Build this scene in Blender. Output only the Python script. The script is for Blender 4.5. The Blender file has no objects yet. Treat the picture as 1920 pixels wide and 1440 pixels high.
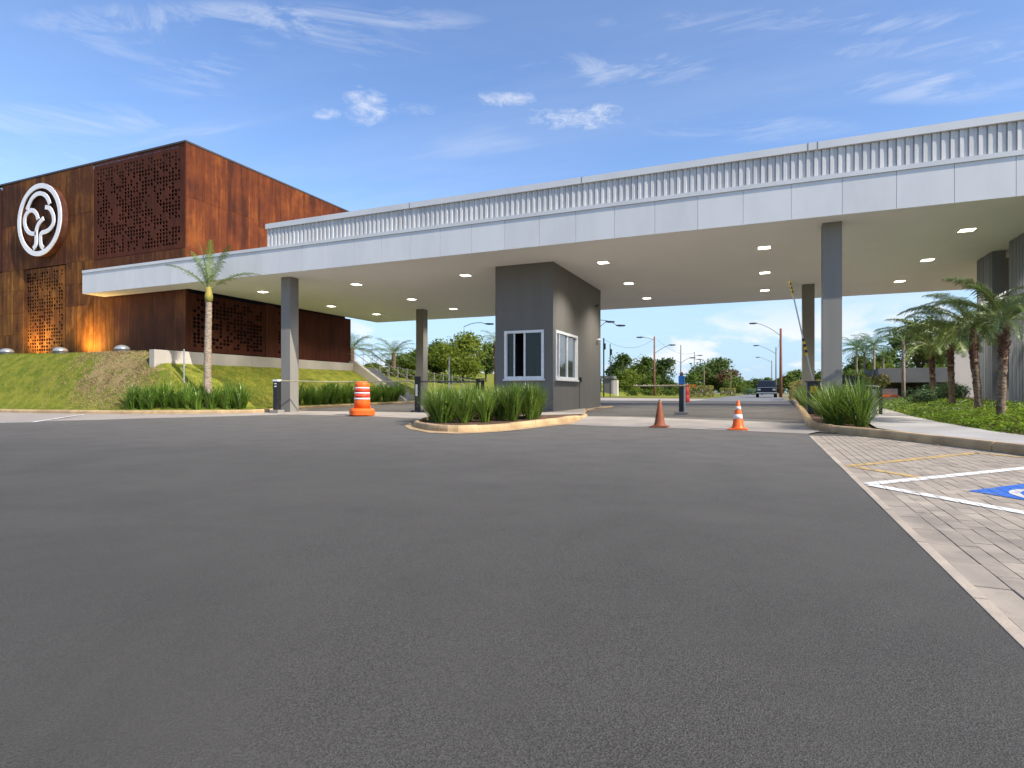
import bpy, bmesh, math, random
from math import sin, cos, pi, radians
from mathutils import Vector, Matrix, noise as mnoise

C = bpy.context.scene.collection
SC = bpy.context.scene
RNG = random.Random(7)

# ------------------------------------------------------------------ camera
CAM_H = 0.85
TH = radians(23.22)                  # the driveway runs along +Y, the camera looks 23 deg to its side
FOC, CU, CV = 1107.0, 960.0, 736.0   # focal length and horizon in pixels of the 1920 x 1440 photograph
cam_d = bpy.data.cameras.new('camera')
cam = bpy.data.objects.new('camera', cam_d)
C.objects.link(cam)
cam.location = (0, 0, CAM_H)
cam.rotation_euler = (pi / 2, 0, TH)
cam_d.sensor_width = 36
cam_d.lens = FOC / 1920 * 36
cam_d.shift_y = 16 / 1920
cam_d.clip_end = 6000
SC.camera = cam

# ------------------------------------------------------------------ sun, sky, exposure
TOSUN = Vector((1.12, -0.31, 1.0)).normalized()
SUN_EL = math.asin(TOSUN.z)
SUN_ROT = math.atan2(TOSUN.x, TOSUN.y)
sd = bpy.data.lights.new('sun', 'SUN')
sd.energy = 3.7
sd.angle = radians(0.5)
sd.color = (1.0, 0.93, 0.82)
sun = bpy.data.objects.new('sun', sd)
C.objects.link(sun)
sun.rotation_euler = TOSUN.to_track_quat('Z', 'Y').to_euler()
sun.location = (30, -30, 40)

SC.view_settings.view_transform = 'Standard'
SC.view_settings.look = 'None'
SC.view_settings.gamma = 1
SC.view_settings.use_curve_mapping = False
SC.view_settings.exposure = 0.84
SC.cycles.max_bounces = 8
SC.cycles.transparent_max_bounces = 8
SC.cycles.use_denoising = True


def sockets(n):
    return n.inputs, n.outputs


class NT:
    """small helper that wires shader nodes"""
    def __init__(self, tree):
        self.t = tree

    def n(self, kind, **kw):
        nd = self.t.nodes.new(kind)
        for k, v in kw.items():
            setattr(nd, k, v)
        return nd

    def link(self, a, b):
        self.t.links.new(a, b)

    def put(self, sock, v):
        if isinstance(v, bpy.types.NodeSocket):
            self.link(v, sock)
        else:
            sock.default_value = v

    def math(self, op, a, b=0.0, c=None, clamp=False):
        nd = self.n('ShaderNodeMath', operation=op, use_clamp=clamp)
        self.put(nd.inputs[0], a)
        self.put(nd.inputs[1], b)
        if c is not None:
            self.put(nd.inputs[2], c)
        return nd.outputs[0]

    def vmath(self, op, a, b):
        nd = self.n('ShaderNodeVectorMath', operation=op)
        self.put(nd.inputs[0], a)
        self.put(nd.inputs[1], b)
        return nd.outputs['Value'] if op == 'DOT_PRODUCT' else nd.outputs[0]

    def ramp(self, v, lo, hi, a=0.0, b=1.0, smooth=True):
        nd = self.n('ShaderNodeMapRange', interpolation_type='SMOOTHSTEP' if smooth else 'LINEAR')
        self.put(nd.inputs['Value'], v)
        nd.inputs['From Min'].default_value = lo
        nd.inputs['From Max'].default_value = hi
        nd.inputs['To Min'].default_value = a
        nd.inputs['To Max'].default_value = b
        return nd.outputs[0]

    def noise(self, vec, scale, detail=4, rough=0.55, dist=0.0):
        nd = self.n('ShaderNodeTexNoise')
        self.put(nd.inputs['Vector'], vec)
        nd.inputs['Scale'].default_value = scale
        nd.inputs['Detail'].default_value = detail
        nd.inputs['Roughness'].default_value = rough
        nd.inputs['Distortion'].default_value = dist
        return nd.outputs[0]

    def mix(self, f, a, b):
        nd = self.n('ShaderNodeMix', data_type='RGBA')
        self.put(nd.inputs[0], f)
        for s, v in ((nd.inputs[6], a), (nd.inputs[7], b)):
            if isinstance(v, tuple):
                v = (v[0], v[1], v[2], 1)
            self.put(s, v)
        return nd.outputs[2]

    def scale(self, vec, s):
        nd = self.n('ShaderNodeVectorMath', operation='MULTIPLY')
        self.put(nd.inputs[0], vec)
        nd.inputs[1].default_value = s
        return nd.outputs[0]


def pix_dir(u, v):
    a, b = (u - CU) / FOC, (CV - v) / FOC
    return Vector((-sin(TH) + a * cos(TH), cos(TH) + a * sin(TH), b))


def make_world():
    w = bpy.data.worlds.new('World')
    SC.world = w
    w.use_nodes = True
    t = NT(w.node_tree)
    w.node_tree.nodes.clear()
    out = t.n('ShaderNodeOutputWorld')
    bg = t.n('ShaderNodeBackground')
    bg.inputs['Strength'].default_value = 0.135
    sky = t.n('ShaderNodeTexSky', sky_type='NISHITA')
    sky.sun_disc = False
    sky.sun_elevation = SUN_EL
    sky.sun_rotation = SUN_ROT
    sky.altitude = 300
    sky.air_density = 1.0
    sky.dust_density = 0.6
    sky.ozone_density = 1.6
    tc = t.n('ShaderNodeTexCoord')
    d = tc.outputs['Generated']
    sp = t.n('ShaderNodeSeparateXYZ')
    t.link(d, sp.inputs[0])
    z = sp.outputs[2]
    # high thin streaks: noise on the plane of the cloud layer
    zz = t.math('MAXIMUM', z, 0.04)
    px = t.math('DIVIDE', sp.outputs[0], zz)
    py = t.math('DIVIDE', sp.outputs[1], zz)
    cb = t.n('ShaderNodeCombineXYZ')
    t.link(px, cb.inputs[0])
    t.link(py, cb.inputs[1])
    rot = t.n('ShaderNodeMapping')
    t.link(cb.outputs[0], rot.inputs[0])
    rot.inputs['Rotation'].default_value = (0, 0, radians(-30))
    rot.inputs['Scale'].default_value = (0.42, 1.5, 1.0)
    n1 = t.noise(rot.outputs[0], 1.1, 9, 0.62, 0.5)
    n2 = t.noise(cb.outputs[0], 0.55, 3, 0.5)
    cir = t.math('MULTIPLY', t.ramp(n1, 0.50, 0.80), t.ramp(n2, 0.42, 0.66))
    cir = t.math('MULTIPLY', cir, 0.55)
    veil = t.math('MULTIPLY', t.ramp(n1, 0.35, 0.8), 0.10)
    cir = t.math('MAXIMUM', cir, veil)
    # single streaks and puffs where the photograph has them
    nd = t.noise(d, 11, 8, 0.62, .6)
    nf = t.noise(t.scale(d, (1, 1, 2.2)), 34, 7, 0.68, .8)
    ns = t.noise(t.scale(d, (1, 1, 5.5)), 5.5, 9, 0.66, 1.2)
    # (u, v, half width, half height, density, wispy)
    puffs = [(692, 205, 44, 34, .85, 0), (612, 213, 26, 11, .6, 0), (1085, 222, 100, 24, .9, 0), (1125, 206, 55, 17, .8, 0), (950, 186, 66, 15, .7, 0),
             (770, 206, 60, 13, .25, 0), (500, 40, 420, 34, .55, 1), (640, 90, 240, 42, .28, 1), (280, 75, 150, 60, .3, 1), (1180, 132, 230, 34, .42, 1),
             (1720, 162, 190, 32, .45, 1), (1500, 40, 420, 26, .36, 1), (1780, 92, 300, 26, .36, 1), (380, 130, 130, 60, .3, 1), (1400, 242, 220, 26, .3, 1),
             (120, 225, 260, 34, .3, 1), (100, 300, 200, 60, .16, 1)]
    for u, v, ru, rv, a, wisp in puffs:
        c0 = pix_dir(u, v)
        L = c0.length
        c0 = c0.normalized()
        rx = pix_dir(u + 1, v).normalized() - c0
        rx = (rx - c0 * rx.dot(c0)).normalized()
        ry = c0.cross(rx).normalized()
        if ry.z < 0:
            ry = -ry
        k1 = ru / FOC / L
        k2 = rv / FOC / L
        s = t.math('DIVIDE', t.vmath('DOT_PRODUCT', d, tuple(rx)), k1)
        q = t.math('DIVIDE', t.vmath('DOT_PRODUCT', d, tuple(ry)), k2)
        r2 = t.math('ADD', t.math('MULTIPLY', s, s), t.math('MULTIPLY', q, q))
        front = t.math('GREATER_THAN', t.vmath('DOT_PRODUCT', d, tuple(c0)), 0.0)
        m = t.math('SUBTRACT', 1.0, r2)
        if wisp:
            m = t.math('MULTIPLY', t.ramp(m, -.3, 1.0), t.ramp(ns, .40, .72))
            m = t.math('MULTIPLY', m, a * .78)
        else:
            m = t.math('ADD', m, t.math('MULTIPLY', t.math('SUBTRACT', nd, 0.5), 2.6))
            m = t.math('ADD', m, t.math('MULTIPLY', t.math('SUBTRACT', nf, 0.5), 3.4))
            m = t.ramp(m, -0.2, 2.3, 0.0, a)
        m = t.math('MULTIPLY', m, front)
        cir = t.math('MAXIMUM', cir, m)
    # low bank of cumulus along the horizon
    st = t.n('ShaderNodeMapping')
    t.link(d, st.inputs[0])
    st.inputs['Scale'].default_value = (1, 1, 3.2)
    n3 = t.noise(st.outputs[0], 4.2, 9, 0.6, .3)
    lowband = t.math('MULTIPLY', t.ramp(z, -0.01, 0.02), t.ramp(z, 0.17, 0.07))
    low = t.math('MULTIPLY', t.ramp(n3, 0.47, 0.58), lowband)
    low = t.math('MULTIPLY', low, 0.9)
    cl = t.math('MAXIMUM', cir, low)
    hs = t.n('ShaderNodeHueSaturation')
    hs.inputs['Saturation'].default_value = 1.13
    hs.inputs['Hue'].default_value = 0.507
    t.link(sky.outputs[0], hs.inputs['Color'])
    haze = t.ramp(z, 0.33, 0.0, 0.0, 0.9)
    skyc = t.mix(haze, hs.outputs[0], (2.0, 2.95, 3.95))
    col = t.mix(cl, skyc, (4.1, 4.2, 4.4))
    t.link(col, bg.inputs['Color'])
    t.link(bg.outputs[0], out.inputs[0])


make_world()

# ------------------------------------------------------------------ measuring
def gz(y):
    """height of the paving: level in front, a gentle rise through the gateway"""
    ks = [(-1e5, 0), (12, 0), (17, .10), (20, .12), (27, .20), (36, .30), (75, .38), (1e5, .38)]
    for (y0, z0), (y1, z1) in zip(ks, ks[1:]):
        if y <= y1:
            return z0 + (z1 - z0) * (y - y0) / (y1 - y0)
    return .38


def on_z(u, v, z):
    d = pix_dir(u, v)
    t = (z - CAM_H) / d.z
    return Vector((d.x * t, d.y * t, z))


def on_Y(u, v, y):
    d = pix_dir(u, v)
    t = y / d.y
    return Vector((d.x * t, y, CAM_H + d.z * t))


def on_X(u, v, x):
    d = pix_dir(u, v)
    t = x / d.x
    return Vector((x, d.y * t, CAM_H + d.z * t))


def at_f(u, v, f):
    d = pix_dir(u, v)
    return Vector((d.x * f, d.y * f, CAM_H + d.z * f))


def gp(u, v, dz=0.0):
    z = dz
    for _ in range(12):
        p = on_z(u, v, z)
        z = 0.5 * z + 0.5 * (gz(p.y) + dz)
    return on_z(u, v, z)


def proj(p):
    r = p[0] * cos(TH) + p[1] * sin(TH)
    f = -p[0] * sin(TH) + p[1] * cos(TH)
    if f < 0.3:
        return None
    return CU + FOC * r / f, CV - FOC * (p[2] - CAM_H) / f, f


def smooth(a, b, x):
    t = max(0.0, min(1.0, (x - a) / (b - a)))
    return t * t * (3 - 2 * t)


# ------------------------------------------------------------------ materials
MATS = {}


def new_mat(name):
    m = bpy.data.materials.new(name)
    m.use_nodes = True
    t = NT(m.node_tree)
    b = m.node_tree.nodes['Principled BSDF']
    MATS[name] = m
    pos = t.n('ShaderNodeNewGeometry').outputs['Position']
    return m, t, b, pos


def plain(name, c1, c2=None, scale=3.0, rough=0.6, metal=0.0, bump=0.0, bscale=60.0, spec=0.4, detail=5, rnd=0.0, lo=.35, hi=.65,
          stretch=None, bdist=0.01):
    m, t, b, pos = new_mat(name)
    p = t.scale(pos, stretch) if stretch else pos
    c2 = c2 or tuple(x * 0.86 for x in c1)
    col = t.mix(t.ramp(t.noise(p, scale, detail), lo, hi), c1, c2)
    if rnd:
        oi = t.n('ShaderNodeObjectInfo').outputs['Random']
        col = t.mix(1.0, col, col)
        hv = t.n('ShaderNodeHueSaturation')
        t.link(col, hv.inputs['Color'])
        t.put(hv.inputs['Value'], t.ramp(oi, 0, 1, 1 - rnd, 1 + rnd, False))
        col = hv.outputs[0]
    t.link(col, b.inputs['Base Color'])
    b.inputs['Roughness'].default_value = rough
    b.inputs['Metallic'].default_value = metal
    b.inputs['Specular IOR Level'].default_value = spec
    if bump:
        bp = t.n('ShaderNodeBump')
        bp.inputs['Strength'].default_value = bump
        bp.inputs['Distance'].default_value = bdist
        t.link(t.noise(pos, bscale, 4), bp.inputs['Height'])
        t.link(bp.outputs[0], b.inputs['Normal'])
    return m


def asphalt_mat(name, dark, light, tint):
    m, t, b, pos = new_mat(name)
    big = t.noise(pos, 0.22, 5, 0.6)
    mid = t.noise(pos, 1.6, 5, 0.65)
    fine = t.noise(pos, 170, 3, 0.75)
    vor = t.n('ShaderNodeTexVoronoi')
    t.link(pos, vor.inputs['Vector'])
    vor.inputs['Scale'].default_value = 210
    vc = t.n('ShaderNodeSeparateColor')
    t.link(vor.outputs['Color'], vc.inputs[0])
    f = t.math('ADD', t.math('MULTIPLY', fine, 0.75), t.math('MULTIPLY', vc.outputs[0], 0.25))
    col = t.mix(t.ramp(f, 0.30, 0.72), dark, light)
    col = t.mix(t.ramp(t.math('ADD', t.math('MULTIPLY', big, .6), t.math('MULTIPLY', mid, .4)), .38, .62, 0, .7), col, tint)
    patch = t.ramp(t.noise(pos, .55, 6, .7, .6), .42, .66, 0, .32)
    col = t.mix(patch, col, tuple(c * .55 for c in tint))
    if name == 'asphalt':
        # brightness falloff painted into the colour: paler towards the gateway, lifting soffit bounce
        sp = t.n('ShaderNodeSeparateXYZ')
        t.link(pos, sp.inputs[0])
        light_falloff = t.ramp(t.math('ADD', sp.outputs[1], t.math('MULTIPLY', big, 5.0)), 2.5, 15.0, 0, .55)
        col = t.mix(t.math('MULTIPLY', light_falloff, t.ramp(mid, .2, .7, .6, 1.0)), col, (.20, .187, .17))
    t.link(col, b.inputs['Base Color'])
    b.inputs['Roughness'].default_value = 0.9
    b.inputs['Specular IOR Level'].default_value = 0.2
    bp = t.n('ShaderNodeBump')
    bp.inputs['Strength'].default_value = 0.55
    bp.inputs['Distance'].default_value = 0.006
    t.link(t.math('ADD', fine, t.math('MULTIPLY', vor.outputs['Distance'], 0.6)), bp.inputs['Height'])
    t.link(bp.outputs[0], b.inputs['Normal'])
    return m


def corten_mat(name, dark, mid, light):
    m, t, b, pos = new_mat(name)
    oi = t.n('ShaderNodeObjectInfo').outputs['Random']
    off = t.n('ShaderNodeCombineXYZ')
    t.put(off.inputs[2], t.math('MULTIPLY', oi, 4.0))
    p = t.vmath('ADD', pos, off.outputs[0])
    streak = t.noise(t.scale(p, (4.2, 4.2, 0.33)), 1.0, 8, 0.66, 0.7)
    blot = t.noise(p, 0.8, 5, 0.6)
    grain = t.noise(t.scale(p, (14, 14, 3.5)), 1.0, 4, 0.6)
    a = t.math('ADD', t.math('MULTIPLY', streak, .55), t.math('MULTIPLY', blot, .45))
    a = t.math('ADD', a, t.math('MULTIPLY', t.math('SUBTRACT', oi, .5), .10))
    col = t.mix(t.ramp(a, .37, .52), dark, mid)
    col = t.mix(t.ramp(a, .50, .66), col, light)
    col = t.mix(t.ramp(grain, .4, .75, 0, .35), col, dark)
    t.link(col, b.inputs['Base Color'])
    b.inputs['Roughness'].default_value = 0.75
    b.inputs['Specular IOR Level'].default_value = 0.12
    bp = t.n('ShaderNodeBump')
    bp.inputs['Strength'].default_value = 0.25
    bp.inputs['Distance'].default_value = 0.006
    t.link(grain, bp.inputs['Height'])
    t.link(bp.outputs[0], b.inputs['Normal'])
    return m


def leaf_mat(name, c1, c2, c3=None, scale=1.2, rough=0.45, trans=0.3, spec=0.4):
    m, t, b, pos = new_mat(name)
    n1 = t.noise(pos, scale, 3)
    n2 = t.noise(pos, scale * 14, 2)
    oi = t.n('ShaderNodeObjectInfo').outputs['Random']
    f = t.math('ADD', t.math('MULTIPLY', n1, .5), t.math('MULTIPLY', n2, .5))
    f = t.math('ADD', f, t.math('MULTIPLY', t.math('SUBTRACT', oi, .5), .12))
    col = t.mix(t.ramp(f, .36, .62), c1, c2)
    if c3:
        col = t.mix(t.ramp(n2, .60, .74), col, c3)
    t.link(col, b.inputs['Base Color'])
    b.inputs['Roughness'].default_value = rough
    b.inputs['Specular IOR Level'].default_value = spec
    tr = t.n('ShaderNodeBsdfTranslucent')
    t.link(t.mix(.5, col, c2), tr.inputs['Color'])
    mx = t.n('ShaderNodeMixShader')
    mx.inputs[0].default_value = trans
    out = m.node_tree.nodes['Material Output']
    t.link(b.outputs[0], mx.inputs[1])
    t.link(tr.outputs[0], mx.inputs[2])
    t.link(mx.outputs[0], out.inputs[0])
    return m


def emit_mat(name, col, strength):
    m, t, b, pos = new_mat(name)
    b.inputs['Base Color'].default_value = (*col, 1)
    b.inputs['Emission Color'].default_value = (*col, 1)
    b.inputs['Emission Strength'].default_value = strength
    return m


def glass_mat(name, tint, rough=0.02, clear=0.5):
    m, t, b, pos = new_mat(name)
    b.inputs['Base Color'].default_value = (*tint, 1)
    b.inputs['Roughness'].default_value = rough
    b.inputs['Specular IOR Level'].default_value = 0.8
    tr = t.n('ShaderNodeBsdfTransparent')
    tr.inputs['Color'].default_value = (.8, .87, .86, 1)
    mx = t.n('ShaderNodeMixShader')
    mx.inputs[0].default_value = clear
    t.link(b.outputs[0], mx.inputs[1])
    t.link(tr.outputs[0], mx.inputs[2])
    t.link(mx.outputs[0], m.node_tree.nodes['Material Output'].inputs[0])
    return m


def lawn_mat():
    m, t, b, pos = new_mat('lawn')
    big = t.noise(pos, 0.5, 5, .6)
    mid = t.noise(pos, 2.6, 6, .65)
    fine = t.noise(pos, 30, 4, .7)
    col = t.mix(t.ramp(mid, .35, .65), (.125, .16, .021), (.25, .245, .038))
    # dry bald patches on the shoulder of the bank
    sp = t.n('ShaderNodeSeparateXYZ')
    t.link(pos, sp.inputs[0])
    sx = t.math('DIVIDE', t.math('ADD', sp.outputs[0], 24.4), 2.6)
    sy = t.math('DIVIDE', t.math('SUBTRACT', sp.outputs[1], 15.9), 1.15)
    r2 = t.math('ADD', t.math('MULTIPLY', sx, sx), t.math('MULTIPLY', sy, sy))
    patch = t.math('SUBTRACT', .85, r2)
    patch = t.math('ADD', patch, t.math('MULTIPLY', t.math('SUBTRACT', mid, .5), 4.0))
    patch = t.math('ADD', patch, t.math('MULTIPLY', t.math('SUBTRACT', fine, .5), 1.5))
    col = t.mix(t.ramp(patch, .1, .9, 0, .85), col, (.32, .225, .12))
    dry = t.math('MULTIPLY', t.ramp(big, .5, .72), t.ramp(fine, .35, .7))
    col = t.mix(t.math('MULTIPLY', dry, .55), col, (.25, .19, .07))
    col = t.mix(t.ramp(fine, .5, .8, 0, .35), col, (.05, .075, .014))
    t.link(col, b.inputs['Base Color'])
    b.inputs['Roughness'].default_value = .95
    b.inputs['Specular IOR Level'].default_value = .1
    bp = t.n('ShaderNodeBump')
    bp.inputs['Strength'].default_value = .8
    bp.inputs['Distance'].default_value = .05
    t.link(t.math('ADD', fine, mid), bp.inputs['Height'])
    t.link(bp.outputs[0], b.inputs['Normal'])
    return m


def paver_mat():
    m, t, b, pos = new_mat('paver')
    oi = t.n('ShaderNodeObjectInfo').outputs['Random']
    col = t.mix(t.ramp(t.noise(pos, 2.4, 7, .6), .35, .65), (.39, .327, .257), (.295, .25, .20))
    hv = t.n('ShaderNodeHueSaturation')
    t.link(col, hv.inputs['Color'])
    t.put(hv.inputs['Value'], t.ramp(oi, 0, 1, .88, 1.12, False))
    stain = t.math('MULTIPLY', t.ramp(t.noise(t.scale(pos, (1, .55, 1)), 1.3, 7, .65, .5), .52, .70), .5)
    col = t.mix(stain, hv.outputs[0], (.135, .118, .10))
    col = t.mix(t.ramp(t.noise(pos, 190, 3, .7), .5, .8, 0, .45), col, (.14, .125, .11))
    t.link(col, b.inputs['Base Color'])
    b.inputs['Roughness'].default_value = .9
    b.inputs['Specular IOR Level'].default_value = .25
    bp = t.n('ShaderNodeBump')
    bp.inputs['Strength'].default_value = .4
    bp.inputs['Distance'].default_value = .004
    t.link(t.noise(pos, 140, 4, .7), bp.inputs['Height'])
    t.link(bp.outputs[0], b.inputs['Normal'])


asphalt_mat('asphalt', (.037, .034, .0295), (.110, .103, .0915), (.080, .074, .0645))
asphalt_mat('lane', (.085, .078, .071), (.16, .147, .134), (.112, .104, .096))
plain('road', (.16, .155, .15), (.2, .195, .185), .6, .9, bump=.3, bscale=60)
plain('concrete', (.31, .275, .24), (.25, .222, .195), 1.1, .88, bump=.25, bscale=40, detail=8)
plain('plaza', (.42, .35, .29), (.36, .3, .25), .4, .9, bump=.2, bscale=20)
plain('sidewalk', (.42, .395, .365), (.33, .31, .285), .9, .85, bump=.2, bscale=45, detail=8)
plain('bay', (.36, .31, .27), (.3, .265, .235), 1.3, .9, bump=.3, bscale=30, detail=8)
plain('kerb', (.50, .35, .185), (.36, .245, .13), 2.2, .88, bump=.35, bscale=40, rnd=.07, detail=8)
plain('edging', (.46, .375, .28), (.36, .3, .235), 3, .88, bump=.3, bscale=60, rnd=.08, detail=8)
paver_mat()
plain('joint', (.055, .05, .045), (.09, .08, .065), 9, .95)
plain('ground', (.16, .16, .06), (.24, .19, .10), .12, .95)
plain('soil', (.075, .04, .022), (.13, .07, .04), 6, .95, bump=.8, bscale=25, bdist=.03)
plain('white_paint', (.74, .72, .67), (.42, .39, .34), 9, .75, bump=.15, bscale=80, detail=10, lo=.50, hi=.68)
plain('yellow_paint', (.60, .38, .11), (.33, .25, .16), 8, .8, detail=10, lo=.42, hi=.62)
plain('blue_paint', (.03, .13, .50), (.10, .17, .34), 9, .75, detail=10, lo=.48, hi=.68)
lawn_mat()
corten_mat('corten', (.048, .020, .011), (.092, .034, .014), (.21, .085, .022))
corten_mat('corten_bright', (.058, .018, .010), (.125, .033, .012), (.245, .072, .017))
corten_mat('corten_amber', (.052, .020, .009), (.14, .058, .015), (.30, .13, .026))
corten_mat('corten_brown', (.078, .030, .017), (.115, .041, .02), (.21, .082, .03))
corten_mat('corten_screen', (.062, .019, .011), (.088, .027, .014), (.112, .036, .016))
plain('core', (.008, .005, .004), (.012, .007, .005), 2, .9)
plain('coping', (.07, .06, .055), None, 2, .5)
plain('aluminium', (.68, .665, .64), (.635, .622, .60), 1.0, .4, metal=.15, stretch=(1.6, 1.6, .5), detail=8, rnd=.035, spec=.5)
plain('aluminium_light', (.66, .65, .63), (.6, .59, .575), .6, .42, metal=.2)
plain('cladding', (.58, .57, .55), (.49, .483, .468), 1.5, .45, metal=.15, rnd=.06, stretch=(6, 6, .6))
plain('cladding_back', (.27, .265, .255), None, 1, .7)
plain('soffit', (.90, .895, .885), (.875, .87, .86), .5, .8)
plain('column_grey', (.225, .213, .188), (.208, .197, .174), 1.2, .75, bump=.12, bscale=50, stretch=(2.5, 2.5, .35), detail=8)
plain('booth_grey', (.17, .16, .143), (.157, .148, .132), 1.0, .8, bump=.2, bscale=70, stretch=(2.5, 2.5, .35), detail=8)
plain('booth_inside', (.05, .05, .05), None, 1, .9)
plain('white_frame', (.8, .8, .79), (.74, .74, .73), 6, .35)
plain('retaining', (.47, .425, .365), (.40, .36, .31), .9, .85, bump=.25, bscale=30, detail=8)
plain('stair', (.38, .36, .33), (.31, .3, .275), 1.4, .88, bump=.2, bscale=40)
plain('steel', (.50, .52, .52), (.42, .44, .44), 8, .35, metal=.6)
plain('black_metal', (.012, .012, .014), (.02, .02, .022), 5, .4)
plain('dark_metal', (.05, .05, .055), None, 5, .5)
plain('rust_pole', (.22, .085, .055), (.17, .07, .05), 2, .7)
plain('pole_grey', (.16, .15, .15), (.13, .12, .12), 2, .6)
plain('orange_plastic', (.83, .135, .015), (.76, .115, .012), 4, .4, bump=.05, bscale=30)
plain('red_band', (.70, .06, .02), (.62, .05, .018), 4, .45)
plain('red_plastic', (.36, .022, .02), (.28, .018, .016), 4, .45)
plain('faded_orange', (.27, .075, .026), (.20, .055, .022), 5, .65, detail=8)
plain('reflective', (.82, .78, .76), None, 9, .35)
plain('yellow', (.72, .46, .02), None, 5, .5)
plain('arm_paint', (.36, .31, .19), (.27, .23, .14), 8, .5)
plain('blue_plastic', (.02, .15, .45), None, 5, .4)
plain('sign_side', (.20, .085, .06), (.13, .055, .04), 2, .3, metal=.5)
plain('sign_white', (.80, .80, .81), (.76, .76, .77), 2, .4)
plain('bark', (.27, .185, .115), (.11, .072, .048), 9, .95, bump=.8, bscale=30, bdist=.02, stretch=(1, 1, 3))
plain('bark_pale', (.40, .32, .235), (.2, .15, .105), 8, .95, bump=.9, bscale=26, bdist=.02, stretch=(1, 1, 4))
plain('palm_boot', (.15, .075, .045), (.075, .036, .024), 22, .95, bump=1, bscale=30, bdist=.02)
plain('palm_sheath', (.34, .25, .04), (.22, .22, .05), 5, .6)
leaf_mat('strap_leaf', (.06, .12, .013), (.14, .25, .03), (.30, .38, .10), 1.4, .33, .25, .5)
leaf_mat('flax_leaf', (.075, .135, .016), (.18, .27, .036), (.42, .46, .16), 1.6, .36, .28, .45)
leaf_mat('frond', (.045, .10, .018), (.10, .19, .035), (.22, .29, .08), 2, .4, .25)
leaf_mat('frond_dark', (.06, .095, .025), (.12, .175, .045), (.22, .27, .10), 2, .4, .25)
leaf_mat('frond_rib', (.2, .25, .06), (.3, .32, .1), None, 2, .5, .1)
leaf_mat('crown_green', (.075, .12, .018), (.15, .21, .035), (.24, .29, .06), .8, .6, .5, .2)
leaf_mat('crown_yellow', (.11, .16, .018), (.22, .265, .034), (.34, .37, .07), .8, .6, .5, .2)
leaf_mat('crown_dark', (.05, .085, .02), (.105, .15, .032), (.16, .2, .055), .8, .6, .45, .2)
leaf_mat('crown_red', (.1, .055, .03), (.16, .09, .04), (.09, .1, .03), 1, .6, .3, .2)
leaf_mat('hedge_gold', (.13, .125, .03), (.21, .18, .05), (.26, .2, .06), 1.5, .7, .25, .15)
leaf_mat('cover_leaf', (.09, .17, .012), (.21, .31, .024), (.40, .47, .08), 1.1, .45, .3, .3)
leaf_mat('grass_blade', (.13, .175, .022), (.23, .255, .042), (.32, .29, .09), .9, .8, .3, .1)
leaf_mat('dry_blade', (.28, .2, .10), (.44, .35, .19), (.24, .23, .07), 1.2, .9, .2, .1)
leaf_mat('frond_young', (.085, .14, .02), (.17, .25, .04), (.3, .36, .09), 2, .4, .3)
leaf_mat('shrub_blue', (.06, .115, .05), (.12, .19, .09), (.2, .27, .14), 2, .6, .2, .2)
emit_mat('lamp_glow', (1.0, .90, .72), 5.0)
emit_mat('flood_lens', (1.0, .78, .4), 6.0)
glass_mat('booth_glass', (.02, .03, .03), .02, .55)
glass_mat('side_glass', (.30, .34, .38), .015, .25)
MATS['side_glass'].node_tree.nodes['Principled BSDF'].inputs['Metallic'].default_value = .75
glass_mat('dark_glass', (.012, .014, .017), .05, .12)
plain('car_paint', (.010, .012, .028), None, 2, .45, spec=.3)
plain('tyre', (.015, .015, .015), None, 9, .9)
plain('fluted', (.25, .265, .285), (.19, .20, .215), 1.2, .6, stretch=(1, 1, .25), detail=8)
plain('recess_grey', (.22, .21, .2), None, 1, .8)
plain('render_white', (.66, .6, .54), (.6, .54, .49), .6, .85)
plain('render_grey', (.15, .142, .138), (.125, .12, .117), .8, .85)
plain('stone_wall', (.2, .16, .13), (.1, .085, .07), 7, .9, bump=.6, bscale=14, bdist=.04)
plain('fence_wood', (.27, .25, .2), None, 4, .8)


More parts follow.
